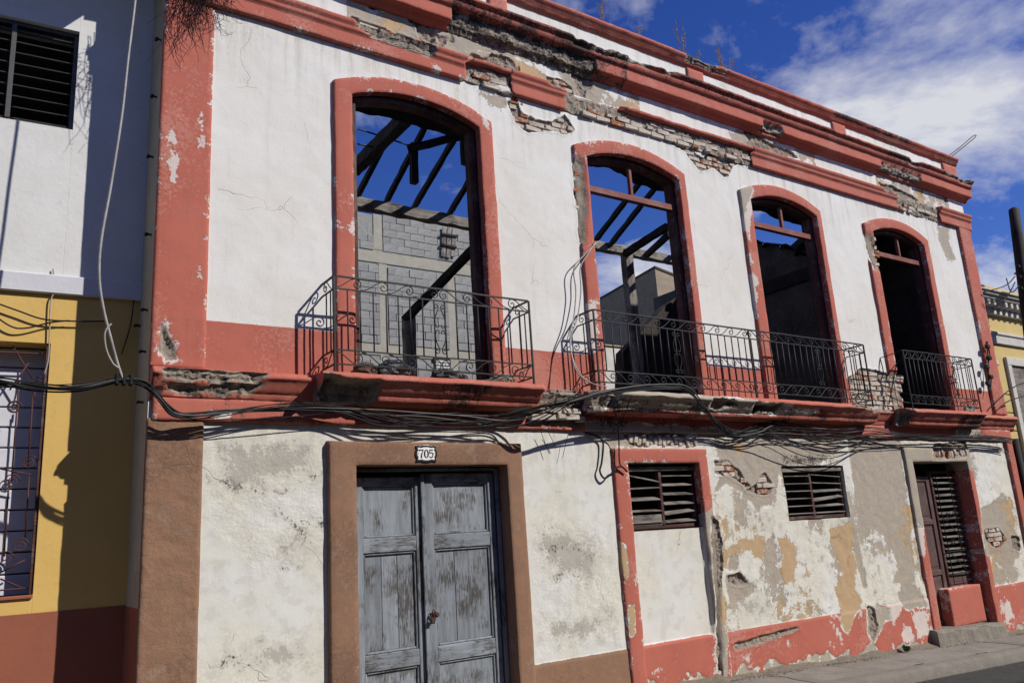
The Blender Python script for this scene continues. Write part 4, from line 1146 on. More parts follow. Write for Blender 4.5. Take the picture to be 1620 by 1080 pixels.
def railing(x0, x1, label, spacing=.124, lyres=(), posts=(), left_side=True, right_side=True, b=.30, nscr=8, sag=0.0):
    mb = MB()
    r = .0075
    def zz(x, z): return z - sag * (x - x0) / (x1 - x0)
    for k, z in enumerate(ZR):
        w_ = .0115 if k == 0 else .009
        pts = []
        if left_side: pts += [(x0, .02, zz(x0, z)), (x0, -b + .02, zz(x0, z)), (x0 + .012, -b, zz(x0, z))]
        else: pts += [(x0, -b, zz(x0, z))]
        n = 14
        for i in range(1, n): 
            x = x0 + (x1 - x0) * i / n
            pts.append((x, -b + random.uniform(-.003, .003), zz(x, z) + random.uniform(-.003, .003)))
        pts += [(x1 - .012, -b, zz(x1, z)), (x1, -b + .02, zz(x1, z)), (x1, .02, zz(x1, z))] if right_side else [(x1, -b, zz(x1, z))]
        mb.tube(pts, w_, 4)
    for x in [x0, x1] + list(posts):          # corner uprights, with feet on the ledge
        mb.tube([(x, -b, 3.085), (x, -b, zz(x, ZR[0]))], .012, 4)
    rail = mb.build('balcony_railing', M['iron'], house)
    rail["label"] = label
    H = ZR[1] - ZR[2]
    bal = tmesh('baluster', [(0, 0, 0), (0, 0, H)], r)
    n = int(round((x1 - x0) / spacing)); skip = []
    for lx in lyres: skip.append(lx)
    for i in range(1, n):
        x = x0 + (x1 - x0) * i / n
        inst('baluster', bal, rail, Matrix.Translation((x + random.uniform(-.004, .004), -b, zz(x, ZR[2]))) @ Matrix.Rotation(random.uniform(-.008, .008), 4, 'Y'))
    for s, on in ((x0, left_side), (x1, right_side)):
        if on:
            for y in (-b * .36, -b * .7):
                inst('baluster', bal, rail, Matrix.Translation((s, y, zz(s, ZR[2]))))
    # running scrolls, facing the middle of each stretch
    Ls = (x1 - x0) / (2 * nscr)
    h1 = ZR[0] - ZR[1] - .012; h2 = ZR[2] - ZR[3] - .012
    for row, (z, h) in enumerate(((ZR[1] + .006, h1), (ZR[3] + .006, h2))):
        for side in (0, 1):
            me = tmesh('scroll', scroll_pts(Ls * .86, h, flip=(row == 1), mir=bool(side)), .0055)
            for i in range(nscr):
                x = x0 + Ls * (i + .80) if side == 0 else x1 - Ls * (i + .80)
                inst('scroll', me, rail, Matrix.Translation((x, -b, zz(x, z))))
        me = tmesh('scroll', [(0, p[0], p[2]) for p in scroll_pts(b * .6, h, flip=(row == 1), mir=False)], .0055)
        for s, on in ((x0, left_side), (x1, right_side)):
            if on: inst('scroll', me, rail, Matrix.Translation((s, -b * .3, zz(s, z))))
    for lx in lyres:
        for sx in (1, -1):
            for fl in (0, 1):
                p = [(sx * x, 0, (z if not fl else H - z)) for x, _, z in heart_pts()]
                me = tmesh('lyre_scroll', smooth_path(p, 3), .0055)
                inst('lyre_scroll', me, rail, Matrix.Translation((lx, -b - .002, zz(lx, ZR[2]))))
    return rail
railing(2.71, 4.87, 'wrought iron railing with scrolls round the single window balcony', lyres=(3.79,), nscr=4)
railing(5.75, 10.84, 'long wrought iron railing with scrolls across two windows', lyres=(7.0, 9.72), posts=(8.33,), nscr=10)
r4 = railing(11.86, 13.88, 'wrought iron railing of the last balcony, bent away on one side', lyres=(13.25,), nscr=5, left_side=False)
# the bent side of the last railing
for k, (p0, p1, p2) in enumerate([((11.86, -.3, 4.0), (11.78, -.17, 3.96), (11.72, .0, 3.93)), ((11.86, -.3, 3.88), (11.80, -.2, 3.80), (11.70, -.05, 3.62)),
                                  ((11.72, .0, 3.93), (11.66, -.05, 3.7), (11.60, -.02, 3.55)), ((11.86, -.3, 3.31), (11.76, -.14, 3.40), (11.62, -.02, 3.50)),
                                  ((11.86, -.3, 3.18), (11.74, -.2, 3.22), (11.66, -.03, 3.36)), ((11.80, -.2, 3.80), (11.74, -.12, 3.5), (11.70, -.03, 3.20))]):
    o = inst('bent_rail', tmesh('bent_rail', smooth_path([p0, p1, p2], 5), .008), r4, Matrix.Identity(4))

# ------------------------------------------------------------------ door of number 705
def leaf(x0, x1, zt, y, label, sl, sr, boards):
    zb = 0.06
    z_ = lambda py: P(690, py, .1)[1]
    zr = [(zt - .085, zt), (z_(868), z_(845)), (z_(1048), z_(1022)), (zb, zb + .16)]
    f = MB(); f.box(x0, x0 + sl, y, y + .045, zb, zt, .006); f.box(x1 - sr, x1, y, y + .045, zb, zt, .006)
    o = f.build('door_leaf', M['door'], house); o["label"] = label
    for a, b in zr:
        beam('rail', (x0 + sl - .004, y + .024, (a + b) / 2), (x1 - sr + .004, y + .024, (a + b) / 2), .042, b - a, M['door_h'], o)
    for (a, b), (c, d) in zip(zr[:-1], zr[1:]):
        zl, zh = d, a                        # panel field between two rails
        n = boards if (zh - zl) > .6 else 1
        w = (x1 - sr - x0 - sl)
        # raised moulding frame round the field
        for (bx0, bx1, bz0, bz1) in ((x0 + sl, x0 + sl + .022, zl, zh), (x1 - sr - .022, x1 - sr, zl, zh), (x0 + sl + .022, x1 - sr - .022, zh - .022, zh), (x0 + sl + .022, x1 - sr - .022, zl, zl + .022)):
            mobj('bead', *cbox(bx0, bx1, y + .016, y + .04, bz0, bz1, .008), M['door'], o)
        cuts = [0] + sorted(.33 * (i + 1) + random.uniform(-.06, .06) for i in range(n - 1)) + [1]
        for u, v in zip(cuts[:-1], cuts[1:]):
            xa = x0 + sl + .022 + (w - .044) * u + .002; xb = x0 + sl + .022 + (w - .044) * v - .002
            mobj('panel_board', *cbox(xa, xb, y + .034 + random.uniform(-.002, .002), y + .052, zl + .022, zh - .022, .0025), M['door'], o)
        # raised field on each panel
    return o
leaf(3.035, 3.735, 2.215, .125, 'left grey-blue door leaf with worn panels', .10, .062, 3)
leaf(3.752, 4.565, 2.245, .105, 'right grey-blue door leaf with worn panels', .105, .075, 2)
mobj('cover_strip', *cbox(3.725, 3.765, .092, .112, .06, 2.235, .006), M['door'], house)
f = MB(); f.box(4.585, 4.63, .10, .19, 0, 2.295, .005); f.box(3.005, 3.03, .10, .19, 0, 2.295, .005); f.box(3.03, 4.585, .10, .19, 2.268, 2.30, .005)
f.build('door_frame', M['door'], house)
mobj('door_threshold', *cbox(2.95, 4.7, -.02, .35, -.15, .055, .015), M['stepc'], house)
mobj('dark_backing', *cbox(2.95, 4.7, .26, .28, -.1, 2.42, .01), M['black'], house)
# chain and padlock through the two leaves
ch = thing('padlock_chain', 'rusty chain and padlock holding the grey double door shut', 'padlock', (3.74, .09, 1.02))
b = MB()
cz = P(686, 972, .08)
for k in range(9):
    a = k / 8 * math.pi * 1.7 - .3
    c = Vector((cz[0] + .028 * math.cos(a), .072 + .012 * math.sin(a * 2), cz[1] + .035 * math.sin(a)))
    ring = [(c.x + .014 * math.cos(t) * (1 if k % 2 else .3), c.y + .010 * math.cos(t) * (.3 if k % 2 else 1), c.z + .014 * math.sin(t)) for t in [i * math.pi / 4 for i in range(9)]]
    b.tube(ring, .0045, 4)
b.build('chain', M['rust'], ch)
b = MB(); b.box(cz[0] - .045, cz[0] - .002, .045, .07, cz[1] - .075, cz[1] - .025, .006)
b.tube(smooth_path([(cz[0] - .036, .058, cz[1] - .03), (cz[0] - .036, .058, cz[1]), (cz[0] - .022, .058, cz[1] + .015), (cz[0] - .008, .058, cz[1]), (cz[0] - .008, .058, cz[1] - .03)], 3), .006, 5)
b.build('padlock', M['rust'], ch)
b = MB(); b.box(cz[0] + .005, cz[0] + .055, .06, .105, cz[1] - .02, cz[1] + .02, .01); b.build('hasp', M['rust'], ch)

# ------------------------------------------------------------------ house number
pc = P(674, 717.5, -.066)
pq = thing('house_number_plaque', 'small enamel plaque reading 705 over the double door', 'sign', (pc[0], -.064, pc[1]))
def plaque(w, h, n=64):
    pts = []
    for i in range(n):
        a = 2 * math.pi * i / n
        r = 1 + .07 * math.cos(8 * a) - .05 * math.cos(4 * a)
        sx = abs(math.cos(a)) ** .55 * math.copysign(1, math.cos(a)); sz = abs(math.sin(a)) ** .55 * math.copysign(1, math.sin(a))
        pts.append((w / 2 * sx * r, h / 2 * sz * r))
    return pts
def plate(name, w, h, y0, y1, mat, par):
    pts = plaque(w, h); n = len(pts); V = []; F = []
    for y, s in ((y1, 1), (y0 + .001, 1), (y0, .97)):
        V += [(pc[0] + x * s, y, pc[1] + z * s) for x, z in pts]
    V.append((pc[0], y0, pc[1])); c = len(V) - 1
    for k in range(2):
        for i in range(n): F.append((k * n + i, k * n + (i + 1) % n, (k + 1) * n + (i + 1) % n, (k + 1) * n + i))
    for i in range(n): F.append((2 * n + i, 2 * n + (i + 1) % n, c))
    return mobj(name, V, F, mat, par)
plate('plaque_border', .232, .165, -.0705, -.062, M['enamel_b'], pq)
plate('plaque_face', .188, .122, -.0725, -.069, M['enamel_w'], pq)
def digit(strokes, ox, sc):
    b = MB()
    for pts, wd in strokes:
        V = []; F = []
        P2 = [Vector(p) for p in pts]
        for i, p in enumerate(P2):
            t = (P2[min(i + 1, len(P2) - 1)] - P2[max(i - 1, 0)]).normalized(); nn = Vector((-t.y, t.x))
            w = wd[i] if isinstance(wd, list) else wd
            for s in (-1, 1): V.append((pc[0] + ox + (p.x + nn.x * s * w / 2) * sc, -.0745, pc[1] + (p.y + nn.y * s * w / 2) * sc))
        m = len(V)
        V += [(x, -.072, z) for x, y, z in V]
        for i in range(len(P2) - 1):
            a = 2 * i; F.append((a, a + 1, a + 3, a + 2)); F.append((m + a, a, a + 2, m + a + 2)); F.append((a + 1, m + a + 1, m + a + 3, a + 3))
        F += [(0, m, m + 1, 1), (m - 2, m - 1, 2 * m - 1, 2 * m - 2)]
        b.add(V, F)
    return b
ell = [(.26 * math.cos(a), .5 * math.sin(a)) for a in [i * math.pi / 12 for i in range(25)]]
ew = [.07 + .12 * abs(math.cos(i * math.pi / 12)) for i in range(25)]
d7 = [([(-.3, .44), (.3, .44)], .12), ([(-.29, .5), (-.29, .26)], .07), ([(.27, .42), (.1, .12), (0, -.15), (-.02, -.5)], [.08, .12, .17, .18]), ([(-.14, -.47), (.1, -.47)], .06)]
d0 = [([(x * .92, z * .92) for x, z in ell], ew)]
d5 = [([(-.22, .44), (.24, .44)], .12), ([(-.2, .5), (-.22, .02)], .08),
      (smooth_path([(-.22, .02, 0), (-.05, .14, 0), (.16, .08, 0), (.22, -.16, 0), (.1, -.40, 0), (-.1, -.44, 0), (-.25, -.32, 0)], 4), .12)]
d5 = [(([(p[0], p[1]) for p in s]), w) for s, w in d5]
for dg, ox in ((d7, -.053), (d0, 0.0), (d5, .053)):
    digit(dg, ox, .080).build('numeral', M['enamel_b'], pq)
for sx in (-1, 1):
    mobj('screw', *cbox(pc[0] + sx * .083 - .004, pc[0] + sx * .083 + .004, -.075, -.071, pc[1] - .004, pc[1] + .004, .001), M['rust'], pq)

# ------------------------------------------------------------------ louvred windows of the ground storey
def louvre(x0, x1, z0, z1, mid, y, tilts_l, tilts_r, label, board=False):
    fr = MB(); t = .04
    fr.box(x0, x0 + t, y, y + .07, z0, z1); fr.box(x1 - t, x1, y, y + .07, z0, z1)
    fr.box(x0 + t, x1 - t, y, y + .07, z0, z0 + t); fr.box(mid - .022, mid + .022, y - .012, y + .05, z0 + t, z1 - .09)
    o = fr.build('louvre_window', M['maroon'], house); o["label"] = label
    beam('head_rail', (x0 - .01, y - .005, z1 - .055), (x1 + .01, y - .005, z1 - .045), .05, .05, M['slat'], o)
    n = max(len(tilts_l), len(tilts_r)); zt = z1 - .13; zb = z0 + .075
    for side, tl in ((0, tilts_l), (1, tilts_r)):
        a, b = (x0 + t, mid - .024) if side == 0 else (mid + .024, x1 - t)
        for i, tv in enumerate(tl):
            if tv is None: continue
            roll, dl, dr = tv
            z = zt + (zb - zt) * i / (len(tl) - 1)
            beam('slat', (a, y + .02, z + dl), (b, y + .02, z + dr), .085, .013, M['slat'], o, roll=roll, bev=.003)
    if board: mobj('board', *cbox(x0 + t, mid - .022, y - .004, y + .012, z0 + t, z0 + .16, .004), M['slat'], o)
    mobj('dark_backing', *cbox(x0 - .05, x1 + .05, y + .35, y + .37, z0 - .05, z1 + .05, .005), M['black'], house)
    return o
T = .62
louvre(6.30, 7.43, 1.585, 2.315, 6.86, .075, [(.3, .02, -.06), (.15, -.01, 0), (.45, 0, .005), (.22, 0, 0), (.1, 0, 0)], [(.12, 0, 0), (.34, 0, .004), (.36, 0, 0), (.4, -.004, 0), (.5, -.015, .02), (.36, 0, .006)],
       'louvred window in the red surround with loose weathered slats', True)
louvre(9.03, 10.33, 1.585, 2.28, 9.62, .05, [(.02, 0, 0), (.08, 0, 0), (.1, 0, 0), (.12, 0, 0), (.06, 0, 0), (.06, 0, 0)], [(.12, .02, -.015), (.16, .01, -.01), (.38, -.01, .005), (.45, -.03, .02), (.3, -.01, 0), (.12, 0, 0)],
       'louvred window in bare white plaster with sagging slats')

# ------------------------------------------------------------------ second door: plum leaf, louvred leaf, iron grille, step
yd = .22
xa = P(1452, 760, yd)[0]; xm = P(1469, 757, yd)[0]; xb = P(1518, 757, yd)[0]
zt2 = P(1455, 745, yd)[1]
d2 = MB()
zb2 = -.16
d2.box(xa - .19, xa - .11, yd, yd + .045, zb2, zt2 - .08); d2.box(xm - .09, xm, yd, yd + .045, zb2, zt2 - .08)
o = d2.build('door_leaf', M['plum'], house); o["label"] = 'plum painted panelled leaf of the louvred door'
zs_ = [zb2, zb2 + .14, .62, .70, 1.38, 1.46, zt2 - .16, zt2 - .08]
for k in (0, 2, 4, 6):
    beam('rail', (xa - .115, yd + .022, (zs_[k] + zs_[k + 1]) / 2), (xm - .085, yd + .022, (zs_[k] + zs_[k + 1]) / 2), .042, zs_[k + 1] - zs_[k], M['plum'], o)
for k in (1, 3, 5):
    mobj('panel_board', *cbox(xa - .115, xm - .085, yd + .022, yd + .04, zs_[k] - .01, zs_[k + 1] + .01, .002), M['plum'], o)
    mobj('panel_board', *cbox(xa - .08, xm - .12, yd + .014, yd + .03, zs_[k] + .05, zs_[k + 1] - .05, .008), M['plum'], o)
l2 = MB(); l2.box(xm + .02, xm + .075, yd - .02, yd + .04, zb2 + .4, zt2); l2.box(xb - .06, xb, yd - .02, yd + .04, zb2, zt2); l2.box(xm + .075, xb - .06, yd - .02, yd + .04, zt2 - .05, zt2)
o = l2.build('louvre_leaf', M['maroon'], house); o["label"] = 'louvred leaf of the plum door with wide weathered slats'
n = 17
for i in range(n):
    z = zt2 - .1 - i * (zt2 - .72) / (n - 1)
    beam('slat', (xm + .075, yd + .005, z + random.uniform(-.006, .006)), (xb - .07, yd + .005, z + random.uniform(-.01, .01)), .10, .014, M['slat'], o, roll=.38 + random.uniform(-.15, .15), bev=.003)
mobj('kick_panel', *cbox(xm + .075, xb - .06, yd + .0, yd + .03, .25, .60, .004), M['plum'], o)
kb = panel('door_block', P(1503, 960, .10)[0], 13.58, -.14, P(1530, 926, .10)[1], .08, .03, red=.25, back=.35, label='low red block closing the foot of the louvred door')
# iron grille before the louvres
g = MB()
for x in (xm + .12, (xm + xb) / 2 + .05):
    g.tube([(x, yd - .05, .45), (x, yd - .05, 2.1)], .007, 5)
for z in (.5, .62, .95, 1.45, 2.0): g.tube([(xm + .05, yd - .05, z), (xb - .12, yd - .05, z)], .006, 5)
for z in (.78, 1.3): g.tube([(xm + .1, yd - .052, z + .2), ((xm + xb) / 2 + .05, yd - .052, z - .12)], .006, 5)
for cx, cz_ in ((xm + .3, 1.5), (xm + .5, 1.52), (xm + .3, 1.1), (xm + .52, 1.1)):
    g.tube([(cx + .07 * math.cos(t) * (1 - t / 16), yd - .05, cz_ + .07 * math.sin(t) * (1 - t / 16)) for t in [i * .5 for i in range(22)]], .005, 4)
o = g.build('door_grille', M['iron'], house); o["label"] = 'thin scrolled iron grille in front of the louvred leaf'
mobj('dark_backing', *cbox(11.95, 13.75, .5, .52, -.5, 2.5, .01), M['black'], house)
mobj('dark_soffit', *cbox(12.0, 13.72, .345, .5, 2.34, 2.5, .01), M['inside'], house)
# worn step
def rough_box(name, x0, x1, y0, y1, z0, z1, mat, parent, n=30, amp=.02, seed=0, tiltx=0.0):
    a = np.linspace(x0, x1, n); pr = [(y1, z1), (y0 + .05, z1), (y0 + .015, z1 - .012), (y0, z1 - .04), (y0 - .01, (z0 + z1) / 2), (y0 - .02, z0)]
    V = []; F = []; m = len(pr)
    for i, x in enumerate(a):
        for k, (y, z) in enumerate(pr):
            j = amp * float(fbm(np.array([x]), np.array([k * .2 + seed]), 2.5, 5, seed)[0])
            V.append((x, y + j * (k > 0), z + j * .6 * (k > 0) + tiltx * (x - x0)))
    for i in range(n - 1):
        for k in range(m - 1):
            q = i * m + k; F.append((q, q + 1, q + m + 1, q + m))
    F.append(tuple(range(m))[::-1]); F.append(tuple(range((n - 1) * m, n * m)))
    return mobj(name, V, F, mat, parent)
st = rough_box('door_step', 11.78, 13.72, -.13, .5, -.45, -.07, M['stepc'], house, 60, .05, 4, -.05)
st["label"] = 'worn cement step below the louvred door'

# ------------------------------------------------------------------ side wall, inner walls, floor
sw = MB()
sw.box(X_L - .002, X_L + .30, .022, 10.0, -.5, 8.3, .01)
side = sw.build('side_wall', M['return'], house); side["label"] = 'narrow cream flank of the house with iron pegs'
mobj('side_plinth', *cbox(X_L - .008, X_L + .02, .024, .56, -.4, P(212, 960, .3)[1], .004), M['nplinth'], house)
for (a, b_) in ((250, 63), (243, 153), (237, 248), (234, 371), (228, 490), (217, 515), (225, 556), (221, 636)):
    y, z = PX(a, b_, X_L - .03)
    pg = MB(); pg.tube([(X_L, y, z), (X_L - .05, y, z + .004)], .010, 5); pg.box(X_L - .055, X_L - .03, y - .028, y + .028, z - .008, z + .008, .003)
    pg.build('iron_peg', M['black'], house)
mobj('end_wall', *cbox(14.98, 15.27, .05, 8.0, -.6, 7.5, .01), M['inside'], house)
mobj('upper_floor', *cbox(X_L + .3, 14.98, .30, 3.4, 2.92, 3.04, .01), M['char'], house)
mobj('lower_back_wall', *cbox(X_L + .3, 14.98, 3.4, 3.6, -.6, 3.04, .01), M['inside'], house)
# partition between the third and the fourth window, with tiles left on its top
xpt = 11.45
top = [PX(1188, 384, xpt), PX(1215, 388, xpt), PX(1240, 392, xpt), PX(1290, 412, xpt)]
yz = [(3.4, top[0][1] + .05), (top[0][0], top[0][1]), (top[1][0], top[1][1]), (top[2][0], top[2][1]), (top[3][0], top[3][1]), (.45, top[3][1] + .02)]
V = []; F = []
for (y, z) in yz:
    for x in (xpt, xpt + .22):
        V += [(x, y, 3.0), (x, y, z)]
for i in range(len(yz) - 1):
    a = i * 4; c = a + 4
    F += [(a, a + 1, c + 1, c), (a + 2, c + 2, c + 3, a + 3), (a + 1, a + 3, c + 3, c + 1)]
mobj('partition_wall', V, F, M['inside'], house)
tl_mesh = []
def tile_mesh():
    V = []; F = []
    for i in range(2):
        for k in range(7):
            a = math.pi * k / 6; r = .085 - .012 * i
            V.append((-.2 + .4 * i, r * math.cos(a), r * .8 * math.sin(a)))
    for k in range(6): F.append((k, k + 1, 8 + k, 7 + k))
    return mdata('roof_tile', V, F, M['tile'], None, True)
tm = tile_mesh()
for i in range(9):
    t = i / 8; y = .6 + t * 2.4
    z = np.interp(y, [q[0] for q in yz[::-1]], [q[1] for q in yz[::-1]])
    inst('roof_tile', tm, house, Matrix.Translation((xpt + .1, y, z - .01)) @ Matrix.Rotation(random.uniform(-.25, .25), 4, 'Z') @ Matrix.Rotation(random.uniform(-.1, .1), 4, 'Y'))
beam('lintel_beam', (xpt - .02, .5, PX(1270, 436, xpt)[1]), (xpt - .02, 3.2, PX(1270, 436, xpt)[1] - .02), .08, .22, M['char'], house)
beam('loose_plank', P3(1196, 383, 2.2), P3(1216, 396, 1.6), .12, .04, M['grey_wood'], house)
# roof still standing over the last room
V, F = cbox(12.95, 15.2, -2.0, 2.0, -.07, .07, .01)
mobj('roof_slab', V, F, M['char'], house, None, False, Matrix.Translation((0, 2.15, 6.62)) @ Matrix.Rotation(-math.atan(.42), 4, 'X'))
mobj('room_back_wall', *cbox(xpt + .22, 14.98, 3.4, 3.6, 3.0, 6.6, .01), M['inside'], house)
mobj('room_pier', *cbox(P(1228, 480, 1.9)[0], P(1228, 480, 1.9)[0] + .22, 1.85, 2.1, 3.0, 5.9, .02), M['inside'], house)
# ------------------------------------------------------------------ bare roof timbers
YB = 3.0
zbm = P(656, 333, YB)[1] - .04
beam('wall_plate', (3.6, YB, zbm - .02), (7.52, YB, zbm - .02), .16, .15, M['grey_wood'], house, rough=.012, label='silvered timber plate carrying the bare rafters')
beam('wall_plate', (7.2, YB + .03, zbm + .03), (11.4, YB + .03, zbm + .03), .15, .15, M['grey_wood'], house, rough=.012, label='second length of silvered timber plate, lapped over the first')
SL = .46
for i, pxy in enumerate([(566, 310), (612, 322), (656, 333), (712, 346), (940, 362), (966, 378), (1030, 388), (1064, 398)]):
    x, z = P(pxy[0], pxy[1], YB)
    z = zbm + .10
    beam('rafter', (x, YB + .12, z - .05), (x + random.uniform(-.06, .06), .40, z + SL * 2.6), .062, .085, M['char'], house, rough=.006)
beam('hip_rafter', P3(560, 268, 2.6), P3(652, 176, .8), .15, .17, M['char'], house, rough=.008)
beam('hanging_post', P3(654, 228, 1.6), P3(655, 290, 1.6), .085, .085, M['char'], house, rough=.004)
beam('collar_tie', P3(645, 236, 1.6), P3(742, 212, 1.2), .085, .09, M['char'], house, rough=.005)
beam('hanging_post', P3(734, 205, 1.2), P3(736, 260, 1.2), .09, .09, M['char'], house, rough=.004)
MB().tube([P3(566, 204, 1.8), P3(610, 218, 1.8), P3(652, 232, 1.7)], .012, 5).build('tie_rod', M['iron'], house)
MB().tube([P3(566, 228, 1.8), P3(600, 235, 1.8)], .012, 5).build('tie_rod', M['iron'], house)
# charred timber heads behind the windows, ragged from fire
def head(pix, y, seed, amp=.03):
    pw = [P(a, b_, y) for a, b_ in pix]
    hx = np.linspace(pw[0][0] - .3, pw[-1][0] + .5, 70); V = []; F = []
    zl = np.interp(hx, [q[0] for q in pw], [q[1] for q in pw]) + amp * fbm(hx, hx * 0 + .3, 9, 4, seed)
    for x, z in zip(hx, zl): V += [(x, y - .12, z + .03), (x, y - .12, 6.75), (x, y, z), (x, y, 6.75)]
    for i in range(len(hx) - 1):
        a = i * 4; F += [(a, a + 1, a + 5, a + 4), (a, a + 4, a + 6, a + 2), (a + 2, a + 6, a + 7, a + 3)]
    mobj('charred_lintel', V, F, M['char'], house)
head([(566, 178), (600, 183), (640, 194), (690, 208), (740, 226)], .62, 4)
head([(932, 264), (960, 267), (984, 275), (1003, 290), (1045, 303), (1062, 308)], .62, 24)
head([(1186, 332), (1210, 336), (1226, 346), (1244, 350), (1262, 356)], .62, 31)
# post, brace and stair rail seen through the windows
beam('post', P3(990, 396, YB), (P(990, 396, YB)[0], YB, 3.0), .17, .15, M['grey_wood'], house, rough=.006, label='weathered post under the timber plate')
beam('brace', P3(988, 402, YB - .02), P3(1056, 358, YB - 1.0), .10, .12, M['char'], house, rough=.006)
beam('brace', P3(1022, 404, YB - .1), P3(1060, 370, YB - .9), .09, .10, M['char'], house, rough=.006)
beam('fallen_timber', P3(762, 380, 2.3), P3(640, 506, 3.4), .10, .11, M['char'], house, rough=.006, label='charred timber fallen against a stub post')
beam('stub_post', P3(646, 500, 3.4), (P(646, 500, 3.4)[0], 3.4, 3.0), .17, .13, M['grey_wood'], house, rough=.006)
beam('stub_post', P3(641, 504, 3.45), (P(641, 504, 3.45)[0], 3.45, 3.0), .06, .13, M['char'], house, rough=.006)
# inner wall behind the second window, shade put into its dark colour, its top broken on a slope
pts = [P3(a, b_, 3.3) for a, b_ in ((984, 640), (986, 556), (1016, 524), (1050, 486), (1080, 462), (1110, 448), (1130, 640))]
V = list(pts) + [(x, y + .2, z) for x, y, z in pts]; n = len(pts)
F = [tuple(range(n)), tuple(range(n, 2 * n))[::-1]] + [(i, i + n, (i + 1) % n + n, (i + 1) % n) for i in range(n)]
mobj('shaded_wall', V, F, M['reveal'], house)
# rubbish and junk on the first balcony
def lump(name, c, r, seed, mat, label, cat, sq=(1, 1, 1), group=None):
    import bmesh
    bm = bmesh.new(); bmesh.ops.create_icosphere(bm, subdivisions=3, radius=1)
    rg = np.random.RandomState(seed); off = rg.rand(3) * 10
    for v in bm.verts:
        k = 1 + .55 * float(fbm(np.array([v.co.x * 1.3 + off[0] + v.co.y]), np.array([v.co.z * 1.3 + off[1] - v.co.y]), 1.8, 4, seed % 40, .6)[0])
        v.co = Vector((v.co.x * k * sq[0] * r, v.co.y * k * sq[1] * r, max(v.co.z * k * sq[2] * r, -.5 * r * sq[2])))
    me = bpy.data.meshes.new(name); bm.to_mesh(me); bm.free(); me.materials.append(mat)
    o = link(bpy.data.objects.new(name, me), None, Matrix.Translation(c)); return tag(o, label, cat, group)
zb0 = 3.11
lump('rubbish_bag', (P(580, 596, -.1)[0], -.12, zb0 + .04), .12, 3, M['tile'], 'brown crumpled sack on the single balcony by the door frame', 'sack', (1.2, .8, .8))
lump('rubbish_bag', (P(625, 598, -.15)[0], -.14, zb0 + .05), .17, 5, M['bag'], 'largest black rubbish bag on the single balcony', 'rubbish bag', (1.2, .7, .75))
lump('rubbish_bag', (P(712, 604, -.15)[0], -.13, zb0 + .04), .14, 8, M['bag'], 'low black rubbish bag beside the stub of pipe on the single balcony', 'rubbish bag', (1.3, .7, .6))
pp_ = lump('rubble_lump', (P(795, 600, -.12)[0], -.12, zb0 + .035), .10, 12, M['mortar'], 'lump of pale masonry rubble on the single balcony', 'rubble', (1.4, .8, .7))
o = MB().tube([P3(752, 605, -.2), P3(804, 600, -.14)], .022, 8).build('pipe_stub', M['cable_grey']); tag(o, 'short grey pipe lying on the single balcony', 'pipe')
lump('rubble_lump', (P(1532, 640, -.15)[0], -.14, zb0 + .035), .12, 15, M['mortar'], 'lump of rubble on the last balcony by the railing end', 'rubble', (1.4, .8, .8))
# ------------------------------------------------------------------ concrete block wall of the house behind
YW = 11.0
bx0, bx1 = P(540, 420, YW)[0], P(800, 470, YW)[0]
ztop = P(650, 349, YW)[1]
bwall = thing('block_wall', 'bare grey concrete block gable wall standing behind the empty house', 'wall', ((bx0 + bx1) / 2, YW, -.5))
core = MB(); core.box(bx0 - 2, bx1 + .3, YW + .012, YW + .30, -.5, ztop - .02, .01)
core.build('core', M['joint'], bwall)
c1 = (P(598, 420, YW)[0], P(612, 420, YW)[0]); c2 = (P(706, 440, YW)[0], P(719, 440, YW)[0])
tb = (P(650, 424, YW)[1], P(650, 404, YW)[1]); lb = (P(650, 566, YW)[1], P(650, 548, YW)[1])
for (a, b_) in (c1, c2):
    mobj('column', *cbox(a, b_, YW - .012, YW + .05, -.5, tb[0], .015), M['tie'], bwall)
mobj('tie_beam', *cbox(bx0 - 2, bx1 + .3, YW - .016, YW + .05, tb[0], tb[1], .015), M['tie'], bwall)
mobj('tie_beam', *cbox(bx0 - 2, bx1 + .3, YW - .014, YW + .05, lb[0], lb[1], .015), M['tie'], bwall)
mobj('column', *cbox(c1[0] - .12, c1[1] - .1, YW - .012, YW + .05, tb[1], ztop, .015), M['tie'], bwall)
bl_meshes = []
for k in range(5):
    rg = random.Random(k + 300); V, F = cbox(-.196, .196, -.03, .03, -.0985, .0985, .006)
    bl_meshes.append(mdata('block', [(x + rg.uniform(-.004, .004), y + rg.uniform(-.004, .004), z + rg.uniform(-.004, .004)) for x, y, z in V], F, M['block']))
hb_mesh = mdata('half_block', *cbox(-.093, .093, -.03, .03, -.093, .093, .008), M['block'])
rest = MB(); cnt = 0
bays = [(bx0 - .3, c1[0]), (c1[1], c2[0]), (c2[1], bx1 + .3)]; upper = [(bx0 - .3, c1[0] - .12), (c1[1] - .1, bx1 + .3)]
def lay(z, x0_, x1_, row):
    global cnt
    x = x0_ - (.2 if row % 2 else 0.02)
    while x < x1_:
        gp = .014 if random.random() < .3 else .002; a = max(x, x0_) + gp; b_ = min(x + .402, x1_) - .002
        if b_ - a > .05:
            wm = Matrix.Translation(((a + b_) / 2, YW - .004 + random.uniform(-.010, .006), z + random.uniform(-.004, .004))) @ Matrix.Rotation(random.uniform(-.012, .012), 4, 'Y') @ Matrix.Diagonal(((b_ - a) / .392, 1, 1, 1))
            if cnt < 299 and z > P(650, 600, YW)[1]: inst('block', random.choice(bl_meshes), bwall, wm); cnt += 1
            else: rest.add([wm @ Vector(v.co) for v in bl_meshes[0].vertices], [tuple(p.vertices) for p in bl_meshes[0].polygons])
        x += .402
